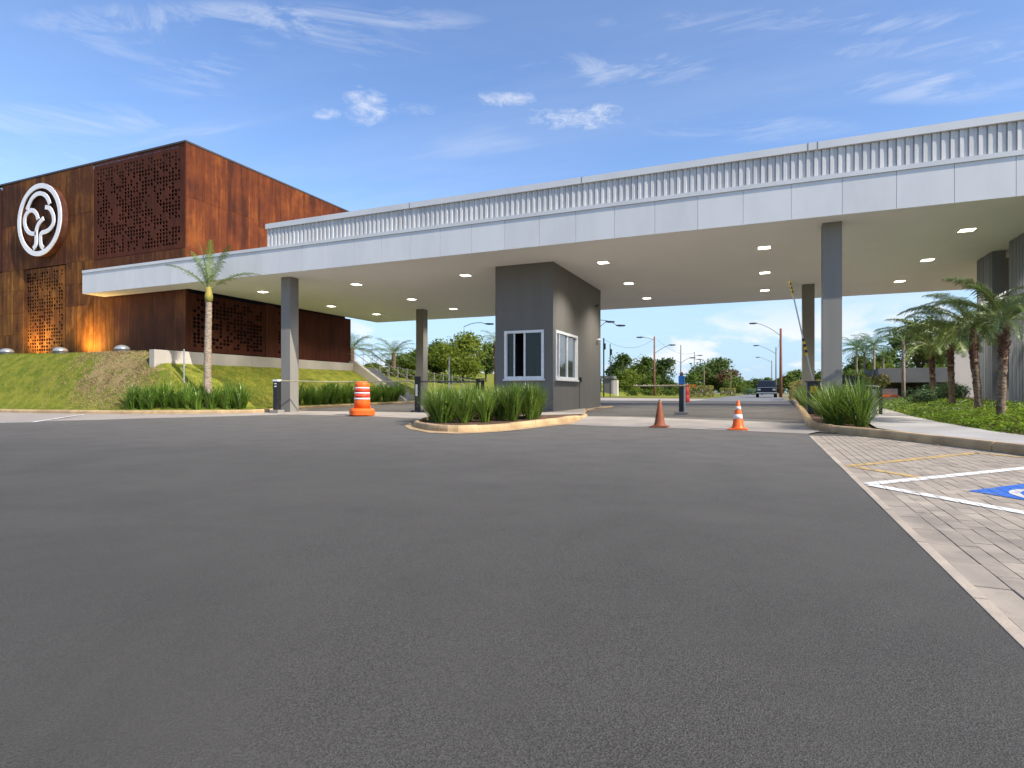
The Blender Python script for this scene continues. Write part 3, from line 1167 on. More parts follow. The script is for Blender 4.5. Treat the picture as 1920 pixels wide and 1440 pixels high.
def window(parent, axis, c, a0, a1, z0, z1, splits, out, opened=None, glass='booth_glass'):
    """sliding window: frame with sill, sashes between the splits, glass a little behind"""
    mb = MB()

    def bx(p0, p1, q0, q1, d0, d1):
        lo, hi = sorted((c + out * d0, c + out * d1))
        if axis == 'y':
            mb.box(p0, p1, lo, hi, q0, q1)
        else:
            mb.box(lo, hi, p0, p1, q0, q1)
    w = .09
    bx(a0, a1, z1 - w, z1, -.09, .035)
    bx(a0, a1, z0, z0 + w, -.09, .035)
    bx(a0, a0 + w, z0 + w, z1 - w, -.09, .035)
    bx(a1 - w, a1, z0 + w, z1 - w, -.09, .035)
    bx(a0 - .04, a1 + .04, z0 - .055, z0 - .002, -.05, .075)
    for s in splits:
        bx(s - .03, s + .03, z0 + w, z1 - w, -.06, .012)
    ed = [a0 + w] + splits + [a1 - w]
    spans = []
    for i in range(len(ed) - 1):
        p0, p1 = ed[i], ed[i + 1]
        if opened == i:          # slid open: only a strip of the sash still shows
            p1 = p0 + .24
            bx(p1, p1 + .045, z0 + w, z1 - w, -.075, -.03)
        spans.append((p0, p1))
    fr = mb.build('window', 'white_frame', parent)
    for i, (p0, p1) in enumerate(spans):
        mb = MB()
        dd = -.03 if i % 2 else -.055
        lo, hi = sorted((c + out * dd, c + out * (dd - .006)))
        if axis == 'y':
            mb.box(p0 + .003, p1 - .003, lo, hi, z0 + w, z1 - w)
        else:
            mb.box(lo, hi, p0 + .003, p1 - .003, z0 + w, z1 - w)
        mb.build('pane', glass, fr)
    return fr


fr = window(booth, 'y', by0, wx0, wx1, wz0, wz1, [(wx0 + wx1) / 2 + .02], -1, 0)
fr2 = window(booth, 'x', bx1, ry0, ry1, rz0, rz1, [ry0 + .42, ry0 + 1.35], 1, None, 'side_glass')
p = on_X(1086.5, 712, bx1)
mb = MB()
mb.bbox(bx1, bx1 + .09, p.y - .06, p.y + .06, p.z - .09, p.z + .09, .015)
ic = mb.build('intercom', 'black_metal', booth)
mb = MB()
mb.tube([(bx1 + .02, p.y, bz0), (bx1 + .02, p.y, p.z - .09)], .018, 8)
mb.build('conduit', 'column_grey', ic)
for u, v in ((1117, 573), (1119, 637)):
    p = on_X(u, v, bx1)
    mb = MB()
    mb.tube([(bx1, p.y, p.z), (bx1 + .1, p.y, p.z)], .025, 8)
    mb.tube([(bx1 + .1, p.y + .07, p.z + .02), (bx1 + .1, p.y - .12, p.z - .03)], .045, 10)
    mb.build('security_camera', 'white_frame' if v > 600 else 'dark_metal', booth)

# ================================================================== CORTEN BUILDING
BXR, BYF, BTOP, BBOT = -22.9, 17.8, 11.68, 2.55
BXL, BYB = -47.0, 28.8
bld = thing('exhibition_building', 'rust coloured weathered steel building with perforated screens on a grass bank', 'building', (-34, 23, 2.5))
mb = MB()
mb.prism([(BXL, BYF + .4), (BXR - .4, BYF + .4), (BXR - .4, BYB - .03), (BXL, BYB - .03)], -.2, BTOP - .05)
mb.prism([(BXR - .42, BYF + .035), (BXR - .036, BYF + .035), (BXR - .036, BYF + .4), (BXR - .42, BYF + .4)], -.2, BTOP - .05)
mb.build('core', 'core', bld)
mb = MB()
mb.box(BXL - .02, BXR + .02, BYF - .02, BYF + .2, BTOP - .045, BTOP + .03)
mb.box(BXR - .2, BXR + .02, BYF + .2, BYB + .02, BTOP - .045, BTOP + .03)
mb.build('roof_edge', 'coping', bld)
G = .0045


def fpanel(x0, x1, z0, z1, mat='corten', dy=0.0):
    mb = MB()
    q = RNG.uniform(-.005, .005) + dy
    mb.bbox(x0 + G, x1 - G, BYF + q, BYF + .03 + q, z0 + G, z1 - G, .003)
    mb.build('steel_panel', mat, bld)


def rpanel(y0, y1, z0, z1, mat='corten_bright'):
    mb = MB()
    q = RNG.uniform(-.005, .005)
    mb.bbox(BXR - .03 + q, BXR + q, y0 + G, y1 - G, z0 + G, z1 - G, .003)
    mb.build('steel_panel', mat, bld)


def perforated(x0, x1, z0, z1, to3, seed, mat, pitch=.195, pitchz=.165, dens=.62):
    """a steel sheet with rounded holes really cut through it, the holes in little clusters"""
    r = random.Random(seed)
    nx, nz = int(round((x1 - x0) / pitch)), int(round((z1 - z0) / pitchz))
    px, pz = (x1 - x0) / nx, (z1 - z0) / nz
    on = {}
    for bi in range(0, nx + 2, 2):
        for bj in range(0, nz + 2, 2):
            if r.random() < dens:
                miss = r.random() < .55
                ex = r.randrange(4)
                for q, (i, j) in enumerate(((0, 0), (1, 0), (0, 1), (1, 1))):
                    if not (miss and q == ex) and r.random() < .9:
                        on[(bi + i, bj + j)] = 1
            elif r.random() < .5:
                i = r.randrange(2)
                for j in range(2):
                    on[(bi + i, bj + j)] = 1
    mb = MB()
    T_ = .03
    for i in range(nx):
        for j in range(nz):
            cx, cz = x0 + (i + .5) * px, z0 + (j + .5) * pz
            hx, hz = px / 2, pz / 2
            if on.get((i, j)) and 0 < i < nx - 1 and 0 < j < nz - 1:
                sq = [(-1, -1), (0, -1), (1, -1), (1, 0), (1, 1), (0, 1), (-1, 1), (-1, 0)]
                hr = .086 * r.uniform(.80, 1.05)
                hr2 = .071 * r.uniform(.82, 1.05)
                ox, oz = r.uniform(-.005, .005), r.uniform(-.005, .005)
                vs = [to3(cx + a * hx, cz + b * hz, 0) for a, b in sq]
                hole = []
                for a, b in sq:
                    k = .80 if a and b else 1.0
                    hole.append((cx + ox + a * hr * k, cz + oz + b * hr2 * k))
                vs += [to3(a, b, 0) for a, b in hole] + [to3(a, b, T_) for a, b in hole]
                fs = []
                for k in range(8):
                    k2 = (k + 1) % 8
                    fs += [(k, k2, 8 + k2, 8 + k), (8 + k, 8 + k2, 16 + k2, 16 + k)]
                mb.add(vs, fs)
            else:
                mb.add([to3(cx - hx, cz - hz, 0), to3(cx + hx, cz - hz, 0), to3(cx + hx, cz + hz, 0), to3(cx - hx, cz + hz, 0)], [(0, 1, 2, 3)])
    return mb.build('perforated_screen', mat, bld)


front3 = lambda x, z, d: (x, BYF + .01 + d, z)
right3 = lambda y, z, d: (BXR - .01 - d, y, z)
perforated(-29.08, -23.05, 7.1, 11.5, front3, 3, 'corten_screen', dens=.74)
perforated(-34.6, -31.25, BBOT, 7.05, front3, 5, 'corten_amber', dens=.74)
perforated(-42.5, -36.6, 7.15, 11.5, front3, 9, 'corten_screen')
perforated(17.95, 22.2, BBOT + .1, SOF - .1, right3, 11, 'corten_screen', dens=.88)
perforated(22.85, 23.42, BBOT + .1, SOF - .1, right3, 12, 'corten_screen', dens=.75)
# front plates
zs = [BBOT, 3.8, 4.9, 6.05, 7.1]
for a, b in zip(zs, zs[1:]):
    fpanel(-36.55, -35.6, a, b, 'corten_amber')
    fpanel(-35.6, -34.65, a, b, 'corten_amber')
    for x0 in (-37.75, -38.95, -40.15, -41.35, -42.5, -43.7, -44.9):
        fpanel(x0, x0 + 1.18, a, b, 'corten_amber')
for x0, x1 in ((-36.55, -34.9), (-34.9, -33.05), (-33.05, -31.2)):
    fpanel(x0, x1, 7.1, 9.4)
    fpanel(x0, x1, 9.4, 11.62)
for a, b in ((2.55, 5.0), (5.0, 6.05), (6.05, 7.12), (7.12, 9.4), (9.4, 11.62)):
    fpanel(-31.2, -29.12, a, b, 'corten_amber' if b < 9 else 'corten')
fpanel(-29.1, -26.0, 11.51, 11.63, 'corten_screen')
fpanel(-26.0, -22.95, 11.51, 11.63, 'corten_screen')
fpanel(-23.05, -22.9, 6.2, 11.5, 'corten_screen')
for x0, x1 in ((-29.1, -27.55), (-27.55, -26.2), (-26.2, -24.8), (-24.8, -22.92)):
    fpanel(x0, x1, 6.05, 7.08)
fpanel(-29.1, -27.6, 2.55, 6.05, 'corten_amber')
for x0, x1 in ((-27.6, -26.55), (-26.55, -25.55), (-25.55, -24.15), (-24.15, -22.92)):
    fpanel(x0, x1, 2.55, 5.26, 'corten_brown')
    fpanel(x0, x1, 5.26, 6.05, 'corten_brown')
# right-hand plates
ys = [17.8, 18.75, 19.95, 21.15, 21.75, 22.9, 24.1, 25.3, 26.5, 27.7, 28.8]
for i, (a, b) in enumerate(zip(ys, ys[1:])):
    k = 9.3 if i < 4 else 9.0
    rpanel(a, b, 6.2, k)
    rpanel(a, b, k, 11.62)
for a, b in ((22.22, 22.83), (23.44, 24.8), (24.8, 26.1), (26.1, 27.4), (27.4, 28.8)):
    rpanel(a, b, BBOT, SOF - .02, 'corten_screen')
for y0, y1 in ((17.8, 17.95),):
    rpanel(y0, y1, BBOT, SOF - .02, 'corten_screen')

# round emblem on the front
lc = on_Y(74.4, 412.4, 17.5)
sign = thing('emblem_sign', 'round emblem of a white ring and looping tree lines on rusty steel', 'sign', (lc.x, BYF, lc.z))
RR = 1.78
mb = MB()
N = 56
ang = [2 * pi * k / N for k in range(N)]
ro, ri = RR - .02, RR * .88
vs = []
for r, y in ((ro, BYF - .012), (ro, BYF - .30), (ri, BYF - .30), (ri, BYF - .012)):
    vs += [(lc.x + r * cos(a), y, lc.z + r * sin(a)) for a in ang]
fs = []
for s in range(3):
    for k in range(N):
        fs.append((s * N + k, (s + 1) * N + k, (s + 1) * N + (k + 1) % N, s * N + (k + 1) % N))
mb.add(vs, fs)
mb.build('drum', 'sign_side', sign, smooth_=False)
mb = MB()
mb.add([(lc.x + ri * .998 * cos(a), BYF - .17, lc.z + ri * .998 * sin(a)) for a in ang], [tuple(range(N))])
mb.build('back_plate', 'corten', sign)
mb = MB()
vs = []
for r, y in ((RR, BYF - .302), (RR, BYF - .345), (RR * .865, BYF - .345), (RR * .865, BYF - .302)):
    vs += [(lc.x + r * cos(a), y, lc.z + r * sin(a)) for a in ang]
fs = []
for s in range(4):
    for k in range(N):
        fs.append((s * N + k, ((s + 1) % 4) * N + k, ((s + 1) % 4) * N + (k + 1) % N, s * N + (k + 1) % N))
mb.add(vs, fs)
mb.build('ring', 'sign_white', sign)


def logo_pt(x, y):
    return ((x - 461) / 354 * RR * 1.0, (697 - .205 * (x - 461) - y) / 566 * RR)


for pts in ([(262, 545), (300, 450), (350, 360), (420, 300), (490, 285), (560, 315), (605, 375), (632, 450)],
            [(445, 690), (420, 612), (378, 562), (330, 550), (270, 590), (230, 665), (222, 750), (245, 835), (290, 895), (350, 918), (412, 912)],
            [(532, 672), (470, 740), (428, 820), (414, 900), (412, 1050), (398, 1110), (368, 1150)],
            [(562, 500), (622, 512), (667, 572), (692, 660), (686, 750), (640, 828), (575, 875), (510, 898), (484, 950), (484, 1050), (500, 1105), (528, 1135)]):
    mb = MB()
    ribbon(mb, catmull([logo_pt(*p) for p in pts], 5), .205, lambda x, y, d: (lc.x + x, BYF - d, lc.z + y), .305, .345)
    mb.build('emblem_stroke', ['sign_white'], sign)

# retaining wall in front of the building's side
rw = thing('retaining_wall', 'pale concrete retaining wall along the foot of the rust building', 'wall', (-22.5, 22, 0))
y = 16.05
while y < 28.4:
    mb = MB()
    y2 = min(y + 2.45, 28.45)
    mb.bbox(-22.75, -22.45, y + .004, y2 - .004, .3, 2.58, .012)
    mb.build('wall_panel', 'retaining', rw)
    y = y2

# stairs down from the terrace
st = thing('outdoor_stair', 'pale concrete stair with metal handrails beside the rust building', 'stairs', (-20.6, 29.5, 0))
n = 14
for k in range(n):
    x0 = -22.5 + k * .26
    mb = MB()
    mb.box(x0, x0 + .26, 28.75, 30.6, .1, 2.5 - (k + 1) * .162)
    mb.build('step', 'stair', st)
mb = MB()
mb.add([(-22.75, 28.46, .2), (-18.85, 28.46, .2), (-18.85, 28.46, .45), (-22.4, 28.46, 2.72), (-22.75, 28.46, 2.72),
        (-22.75, 28.72, .2), (-18.85, 28.72, .2), (-18.85, 28.72, .45), (-22.4, 28.72, 2.72), (-22.75, 28.72, 2.72)],
       [(0, 1, 2, 3, 4), (9, 8, 7, 6, 5), (0, 5, 6, 1), (1, 6, 7, 2), (2, 7, 8, 3), (3, 8, 9, 4), (4, 9, 5, 0)])
mb.build('cheek_wall', 'retaining', st)
for yy in (28.6, 29.6, 30.5):
    mb = MB()
    for h in (.55, .95):
        mb.tube([(-22.9, yy, 2.6 + h), (-22.4, yy, 2.62 + h), (-18.9, yy, .42 + h), (-18.5, yy, .36 + h)], .018, 6)
    hr = mb.build('handrail', 'fence_wood', st)
    for x in (-22.6, -21.3, -20.1, -18.9):
        mb = MB()
        zb = 2.6 - max(0, (x + 22.4)) * .628
        mb.tube([(x, yy, zb - .3), (x, yy, zb + .97)], .013, 6)
        mb.build('rail_post', 'fence_wood', hr)

# ================================================================== LAWN
def kerb_y(x):
    ks = [(p[0], p[1]) for p in LK[:10]]
    if x <= ks[0][0]:
        return ks[0][1]
    for (x0, y0), (x1, y1) in zip(ks, ks[1:]):
        if x0 <= x <= x1:
            return y0 + (y1 - y0) * (x - x0) / (x1 - x0)
    return 40


def kerb_xl(y):
    ks = [(p[1], p[0]) for p in LK[9:]]
    if y <= ks[0][0]:
        return ks[0][1]
    for (y0, x0), (y1, x1) in zip(ks, ks[1:]):
        if y0 <= y <= y1:
            return x0 + (x1 - x0) * (y - y0) / (y1 - y0)
    return -17.9


def lawn_h(x, y):
    z = lawn_h0(x, y)
    if -23.6 < x < -22.35 and 16.3 < y < 31:
        z = min(z, 2.42)
    return z


def lawn_h0(x, y):
    ky = kerb_y(x)
    kx = kerb_xl(y)
    base = gz(y) + .11
    df = y - ky - .12          # behind the front kerb
    dr = kx - .12 - x          # behind the side kerb
    d = min(df, dr) if y > 17 else (df if x < -17.4 else min(df, dr))
    if d < 0:
        return base - .26 if d < -.1 else base - .26 * (-d / .1)
    front = 2.36 * smooth(.05, 2.3, df)
    side = 1.78 * smooth(.2, 3.5, dr) if x > -22.6 else 2.6
    if x > -22.6:
        near = min(front, side)
        near = min(near, max(0.0, (-19.0 - x)) / 3.6 * 1.85 + .02) if y < 30 else near
    else:
        near = min(front, 2.6)
        near = near + .16 * smooth(-24, -40, x) * smooth(.5, 3, df)
    far = max(0.0, min(1.0, (-17.8 - x) / 25)) ** .8 * 3.6
    far += .12 * mnoise.noise((x * .1, y * .1, 0))
    t = smooth(29.5, 33.5, y)
    h = near * (1 - t) + far * t
    h += .035 * mnoise.noise((x * .9, y * .9, 3)) * smooth(0, 1, d)
    return base + h


mb = MB()
xs = [-90 + i * 3.0 for i in range(14)] + [-48 + i * .45 for i in range(70)]
xs = [x for x in xs if x < -16.9] + [-16.9]
ysl = [13 + i * .22 for i in range(38)] + [21.5 + i * 1.0 for i in range(22)] + [44 + i * 6 for i in range(16)]
grid = {}
for i, x in enumerate(xs):
    for j, y in enumerate(ysl):
        grid[(i, j)] = len(mb.v)
        mb.v.append((x, y, lawn_h(x, y)))
for i in range(len(xs) - 1):
    for j in range(len(ysl) - 1):
        mb.f.append((grid[(i, j)], grid[(i + 1, j)], grid[(i + 1, j + 1)], grid[(i, j + 1)]))
        mb.m.append(0)
mb.build('lawn', 'lawn', None, True, kind='structure')

# grass blades over the bank in front
r = random.Random(21)
mb = MB()
cnt = 0
while cnt < 60000:
    x = r.uniform(-44, -17.6)
    y = r.uniform(13.9, 24.0)
    if y > 17.6 and x < -22.3:
        continue
    if y > 17.9 and r.random() < .35:
        continue
    if y - kerb_y(x) < .2 and x < -17.4:
        continue
    if kerb_xl(y) - x < .25:
        continue
    pn = mnoise.noise((x * .9, y * .9, 1.3)) + .9 - ((x + 24.4) / 2.6) ** 2 - ((y - 15.9) / 1.2) ** 2
    if pn > .25 and r.random() < .75:
        continue
    z = lawn_h(x, y)
    a = r.uniform(0, 2 * pi)
    h = r.uniform(.03, .075)
    w = .007
    lx, ly = r.uniform(-.03, .03), r.uniform(-.03, .03)
    mb.add([(x - w * cos(a), y - w * sin(a), z - .01), (x + w * cos(a), y + w * sin(a), z - .01), (x + lx, y + ly, z + h)], [(0, 1, 2)])
    cnt += 1
mb.build('grass', 'grass_blade', None, kind='stuff')
# withered tufts on the bald shoulder of the bank
mb = MB()
cnt = 0
while cnt < 4200:
    x, y = r.gauss(-24.3, 1.7), r.gauss(15.95, .7)
    if y - kerb_y(x) < .3 or y > 17.6 or (x > -22.3 and y > 16.4):
        continue
    if mnoise.noise((x * 1.3, y * 1.3, 5.3)) < .02 and r.random() < .8:
        continue
    z = lawn_h(x, y)
    for q in range(3):
        a = r.uniform(0, 2 * pi)
        h = r.uniform(.03, .10)
        w = .011
        lx, ly = r.uniform(-.08, .08), r.uniform(-.08, .08)
        xx_, yy_ = x + r.uniform(-.03, .03), y + r.uniform(-.03, .03)
        mb.add([(xx_ - w * cos(a), yy_ - w * sin(a), z - .01), (xx_ + w * cos(a), yy_ + w * sin(a), z - .01), (xx_ + lx, yy_ + ly, z + h)], [(0, 1, 2)])
    cnt += 1
mb.build('dry_grass', 'dry_blade', None, kind='stuff')


# ground floodlights
for i, (u, lab) in enumerate(((13, 'dome floodlight on the grass at the edge of the picture'), (113, 'dome floodlight on the grass below the round emblem'),
                              (229, 'unlit dome floodlight on the slab under the canopy end'))):
    p = on_Y(u, 664 if i < 2 else 660, 16.9)
    zb = min(lawn_h(p.x + k * .28, 16.9 + q * .28) for k in (-1, 0, 1) for q in (-1, 0, 1)) + .02
    t = thing('floodlight', lab, 'floodlight', (p.x, 16.9, zb), 'floodlights along the steel wall')
    mb = MB()
    mb.lathe([(.30, 0), (.32, .05), (.30, .12)], (p.x, 16.9, zb), 20)
    mb.build('base', 'dark_metal', t, True)
    mb = MB()
    mb.lathe([(.30, .122), (.29, .2), (.22, .285), (.1, .33), (.02, .338)], (p.x, 16.9, zb), 20)
    mb.build('dome', 'steel', t, True)
    if i < 2:
        ld = bpy.data.lights.new('flood_lamp', 'SPOT')
        ld.energy = 210
        ld.color = (1, .58, .16)
        ld.spot_size = radians(165)
        ld.spot_blend = .8
        ld.shadow_soft_size = .08
        lo = bpy.data.objects.new('flood_lamp', ld)
        C.objects.link(lo)
        lo.parent = t
        lo.location = (.9 if i else 1.0, .12, .36)
        lo.rotation_euler = Vector((-.1, -.9, -.8)).to_track_quat('Z', 'Y').to_euler()


# ================================================================== PLANTS
def clump_mesh(name, seed, n, h, spread, width, mat, droop=.5):
    r = random.Random(seed)
    mb = MB()
    for i in range(n):
        az = r.uniform(0, 2 * pi)
        rad = r.uniform(0, .15)
        L = h * r.uniform(.65, 1.18)
        lean = r.uniform(.05, 1.0) ** 1.3 * spread
        bend = droop * r.uniform(.2, 1.25)
        w = width * r.uniform(.7, 1.2)
        p = Vector((cos(az + r.uniform(-.6, .6)) * rad, sin(az + r.uniform(-.6, .6)) * rad, 0))
        d = Vector((cos(az), sin(az), 0))
        s = Vector((-sin(az), cos(az), 0))
        seg = 5
        vs, fs = [], []
        ang = lean * .55
        tw = r.uniform(-.5, .5)
        for k in range(seg + 1):
            t = k / seg
            ww = w * (1 - t ** 2.2) * (.65 + .7 * min(t * 2, 1)) * .5
            ss = (s * cos(tw * t) + d * sin(tw * t) * .6)
            if k == seg:
                vs.append(tuple(p))
            else:
                vs += [tuple(p - ss * ww), tuple(p + ss * ww)]
            ang += (lean * .45 + bend * t * 1.6) / seg
            p = p + (d * sin(ang) + Vector((0, 0, 1)) * cos(ang)) * (L / seg)
        for k in range(seg - 1):
            fs.append((2 * k, 2 * k + 1, 2 * k + 3, 2 * k + 2))
        fs.append((2 * seg - 2, 2 * seg - 1, 2 * seg))
        mb.add(vs, fs)
    return mb.mesh(name, mat)


strap = [clump_mesh('strap_leaf_plant', 30 + i, 84, 1.0, .85, .052, 'strap_leaf', .55) for i in range(4)]
flax = [clump_mesh('flax_plant', 50 + i, 190, 1.08, .72, .026, 'flax_leaf', .45) for i in range(4)]


flax_wide = [clump_mesh('flax_plant', 90 + i, 180, 1.0, 1.15, .024, 'flax_leaf', .5) for i in range(2)]


def plant(name, meshes, x, y, z, label, group, sc=1.0, cat='plant'):
    o = link(name, RNG.choice(meshes), None, loc=(x, y, z), rot=(0, 0, RNG.uniform(0, 6.28)))
    o.scale = (sc * RNG.uniform(.9, 1.1),) * 2 + (sc * RNG.uniform(.88, 1.08),)
    return tag(o, label, cat, group)


r = random.Random(4)
xx = -22.15
while xx < -17.95:
    ky = kerb_y(xx)
    plant('strap_leaf_plant', strap, xx, ky + .45 + r.uniform(-.06, .06), gz(ky + .4) + .11, 'dark green strap leaved clump in the row around the tall palm',
          'strap leaved clumps around the palm', .92)
    if xx < -18.4:
        plant('strap_leaf_plant', strap, xx + .2, ky + .98 + r.uniform(-.1, .1), gz(ky + 1) + .14,
              'dark green strap leaved clump in the row around the tall palm', 'strap leaved clumps around the palm', .98)
    xx += .43
yy = 20.2
while yy < 29.5:
    plant('strap_leaf_plant', strap, -19.45 + r.uniform(-.12, .12), yy, gz(yy) + .12, 'shaded strap leaved clump in the row along the lane behind the column',
          'strap leaved clumps shaded by the canopy', 1.08)
    yy += .55
for (x, y) in [(-8.35, 13.9), (-7.9, 13.15), (-7.35, 12.75), (-6.85, 12.9), (-6.35, 13.3), (-6.0, 13.9), (-8.45, 14.7), (-7.75, 14.1), (-7.1, 13.7), (-6.5, 14.2), (-8.5, 15.6),
               (-7.9, 15.2), (-7.2, 14.8), (-6.55, 15.1), (-6.2, 15.6), (-8.3, 16.5), (-7.5, 16.1), (-6.85, 16.3), (-7.9, 17.3), (-7.1, 17.2), (-6.0, 14.8), (-5.8, 15.0), (-5.62, 14.6), (-6.05, 15.3), (-6.7, 15.9), (-7.0, 16.9), (-7.4, 16.6), (-7.5, 13.4), (-8.1, 15.9), (-7.0, 15.5), (-6.8, 14.5)]:
    plant('flax_plant', flax + flax_wide, x + r.uniform(-.12, .12), y + r.uniform(-.07, .07), gz(y) + .085, 'arching green flax clump in the kerbed island before the guard booth',
          'flax clumps in the booth island', .84)
for k, (x, y, s) in enumerate([(1.45, 14.4, .95), (1.84, 14.15, .92), (1.78, 14.85, 1.0), (1.35, 15.0, .95), (1.9, 15.5, .9)]):
    plant('flax_plant', flax_wide, x, y, gz(y) + .10, ('spreading flax clump at the very nose of the planter by the paving corner', 'spreading flax clump at the planter nose beside the footpath',
          'tall spreading flax clump just before the front column beside the footpath', 'flax clump at the lane kerb in front of the front column',
          'flax clump tucked between the front column and the footpath')[k], 'flax clumps at the planter nose', s)
yy = 15.3
while yy < 30:
    if not any(abs(yy - cy) < .45 for cy in (17.6, 27.15)):
        plant('flax_plant', flax, 1.5 + r.uniform(-.15, .25), yy, gz(yy) + .1, 'dark flax clump in the strip between lane and footpath under the canopy',
              'flax clumps along the lane', .75)
    yy += .62


# ------------------------------------------------------------------ palms
def frond_mesh(name, seed, L, nl, leaf, rise, droop, mats, spread=1.0):
    """one frond along +X from the origin: rachis with leaflets either side"""
    r = random.Random(seed)
    mb = MB()
    pts = []
    p = Vector((0, 0, 0))
    ang = rise
    seg = 14
    dirs = []
    for k in range(seg + 1):
        pts.append(p.copy())
        dirs.append(Vector((cos(ang), 0, sin(ang))))
        p = p + dirs[-1] * (L / seg)
        ang -= droop / seg * (.4 + 1.2 * k / seg)
    mb.mi = 1
    mb.tube(pts, [.018 * (1 - .85 * k / seg) * (L / 1.6) ** .5 for k in range(seg + 1)], 5)
    mb.mi = 0
    for i in range(nl):
        t = .16 + .84 * i / (nl - 1)
        k = min(int(t * seg), seg - 1)
        q = pts[k].lerp(pts[k + 1], t * seg - k)
        d = dirs[k]
        up = Vector((-d.z, 0, d.x))
        ll = leaf * (sin(pi * min(t * .92 + .08, 1)) ** .55) * r.uniform(.85, 1.1)
        for s in (-1, 1):
            side = Vector((0, s, 0))
            o = (d * r.uniform(.55, .85) + side * spread * r.uniform(.75, 1.0) + up * r.uniform(-.05, .30)).normalized()
            m = q + o * ll * .5
            e = q + o * ll * .95 + Vector((0, 0, -ll * r.uniform(.15, .6)))
            w = d * ((.0035 if nl > 50 else .009) + .0028 * L)
            mb.add([q - w, q + w, m + w * .9, m - w * .9, e], [(0, 1, 2, 3), (3, 2, 4)])
    return mb.mesh(name, mats)


# the tall young palm by the left planter
px, py = -19.47, 16.05
pz = gz(py) + .3
zc = 4.72
palm = thing('palm_tree', 'tall young palm with few fronds standing among strap leaved plants', 'palm', (px, py, pz))
mb = MB()
tp = [(px + .05, py, pz - .3), (px + .06, py, pz + .35), (px, py, pz + .9), (px + .02, py, 2.6), (px + .05, py, 3.6), (px + .07, py, 4.3)]
mb.tube(catmull(tp, 6), [.15 - .0016 * k + .012 * (k % 2) for k in range(31)], 12)
mb.build('trunk', 'bark_pale', palm, True)
mb = MB()
mb.tube([(px + .07, py, 4.28), (px + .07, py, 4.5), (px + .07, py, 4.85)], [.13, .15, .08], 10)
mb.build('crownshaft', 'palm_sheath', palm, True)
R_ = Vector((cos(TH), sin(TH), 0))
az0 = TH
fr_specs = [  # azimuth offset from the picture plane, pitch at base, droop, length
    (pi - .25, .78, .85, 2.35, 1), (pi - .5, 1.16, .5, 1.95, 2), (-.9, 1.50, .22, 1.9, 3), (-.45, 1.10, .45, 2.0, 4), (-.12, .58, .95, 2.25, 5), (pi + .3, 1.46, .2, 1.8, 6)]
for a, rise, droop, L, sdn in fr_specs:
    me = frond_mesh('frond', 80 + sdn, L, 40, .33, rise, droop, ['frond_young', 'frond_rib'], 1.0)
    aa = az0 + a
    link('frond', me, palm, loc=(.07, 0, zc - pz), rot=(0, 0, aa))

# date palms along the right bed
dfr = [frond_mesh('frond', 100 + i, 1.42, 66, .27, 1.05 - .30 * i, 1.45, ['frond_dark', 'frond_rib'], .9) for i in range(4)]


def date_palm(x, y, z0, zc, label, n=20, scale=1.0, lean=(0, 0)):
    t = thing('date_palm', label, 'palm', (x, y, z0), 'dwarf date palms in the bed by the fluted wall')
    r = random.Random(int(x * 100))
    mb = MB()
    h = zc - z0
    pts = [(x, y, z0 - .2), (x + lean[0] * .3, y, z0 + h * .3), (x + lean[0] * .7, y + lean[1], z0 + h * .62)]
    pts = catmull(pts, 6)
    mb.tube(pts, [.074 + .014 * ((k * 7) % 3 == 0) + .006 * (k % 2) for k in range(len(pts))], 10)
    mb.build('trunk', 'bark', t, True)
    mb = MB()
    # old leaf boots make the head of the trunk thick and ragged
    mb.tube([(x + lean[0] * .7, y + lean[1], z0 + h * .5), (x + lean[0] * .8, y + lean[1], z0 + h * .75), (x + lean[0], y + lean[1], z0 + h * .92), (x + lean[0], y + lean[1], z0 + h)],
            [.075, .09, .10, .05], 10)
    for k in range(130):
        zz = r.triangular(.25, .97, .85)
        a = r.uniform(0, 2 * pi)
        c = Vector((x + lean[0] * (.7 + .3 * (zz - .6) / .4), y + lean[1], z0 + h * zz))
        o = Vector((cos(a), sin(a), 0))
        s = Vector((-sin(a), cos(a), 0))
        rr = .08 + .05 * smooth(.45, .85, zz)
        b = c + o * rr * .8
        mb.add([b - s * .025, b + s * .025, b + o * .05 + Vector((0, 0, .07))], [(0, 1, 2)])
    mb.build('leaf_boots', 'palm_boot', t)
    for k in range(n):
        me = dfr[k % 4]
        o = link('frond', me, t, loc=(lean[0], lean[1], h), rot=(0, r.uniform(-.12, .12), 2.4 * k + r.uniform(-.25, .25)))
        s = scale * r.uniform(.85, 1.12)
        o.scale = (s, s, s)


def on_bed(u, y, z):
    return on_Y(u, 770, y).x


date_palm(on_bed(1876, 15.5, .4), 15.5, .38, 2.35, 'dwarf date palm nearest the camera before the fluted wall', 22, 1.05, (.06, 0))
date_palm(on_bed(1836, 17.5, .4), 17.5, .40, 2.42, 'dwarf date palm second in line, thick ragged head, by the wall end', 24, 1.15, (-.14, 0))
date_palm(on_bed(1786, 21.3, .4), 21.3, .42, 2.45, 'dwarf date palm third in line before the pale wall', 22, 1.15, (-.06, 0))
date_palm(on_bed(1752, 25.5, .4), 25.5, .50, 2.5, 'dwarf date palm last in line beside the blue green shrubs', 22, 1.35, (-.1, 0))

# the bed itself: soil mound with ground cover
def bed_x(y):
    ks = sorted((p[1], p[0]) for p in bed_edge)
    for (y0, x0), (y1, x1) in zip(ks, ks[1:]):
        if y0 <= y <= y1:
            return x0 + (x1 - x0) * (y - y0) / (y1 - y0)
    return 5.0


def bed_h(x, y):
    d = x - bed_x(y)
    return gz(y) + .10 + .22 * smooth(0, 2.0, d) if d > 0 else gz(y)


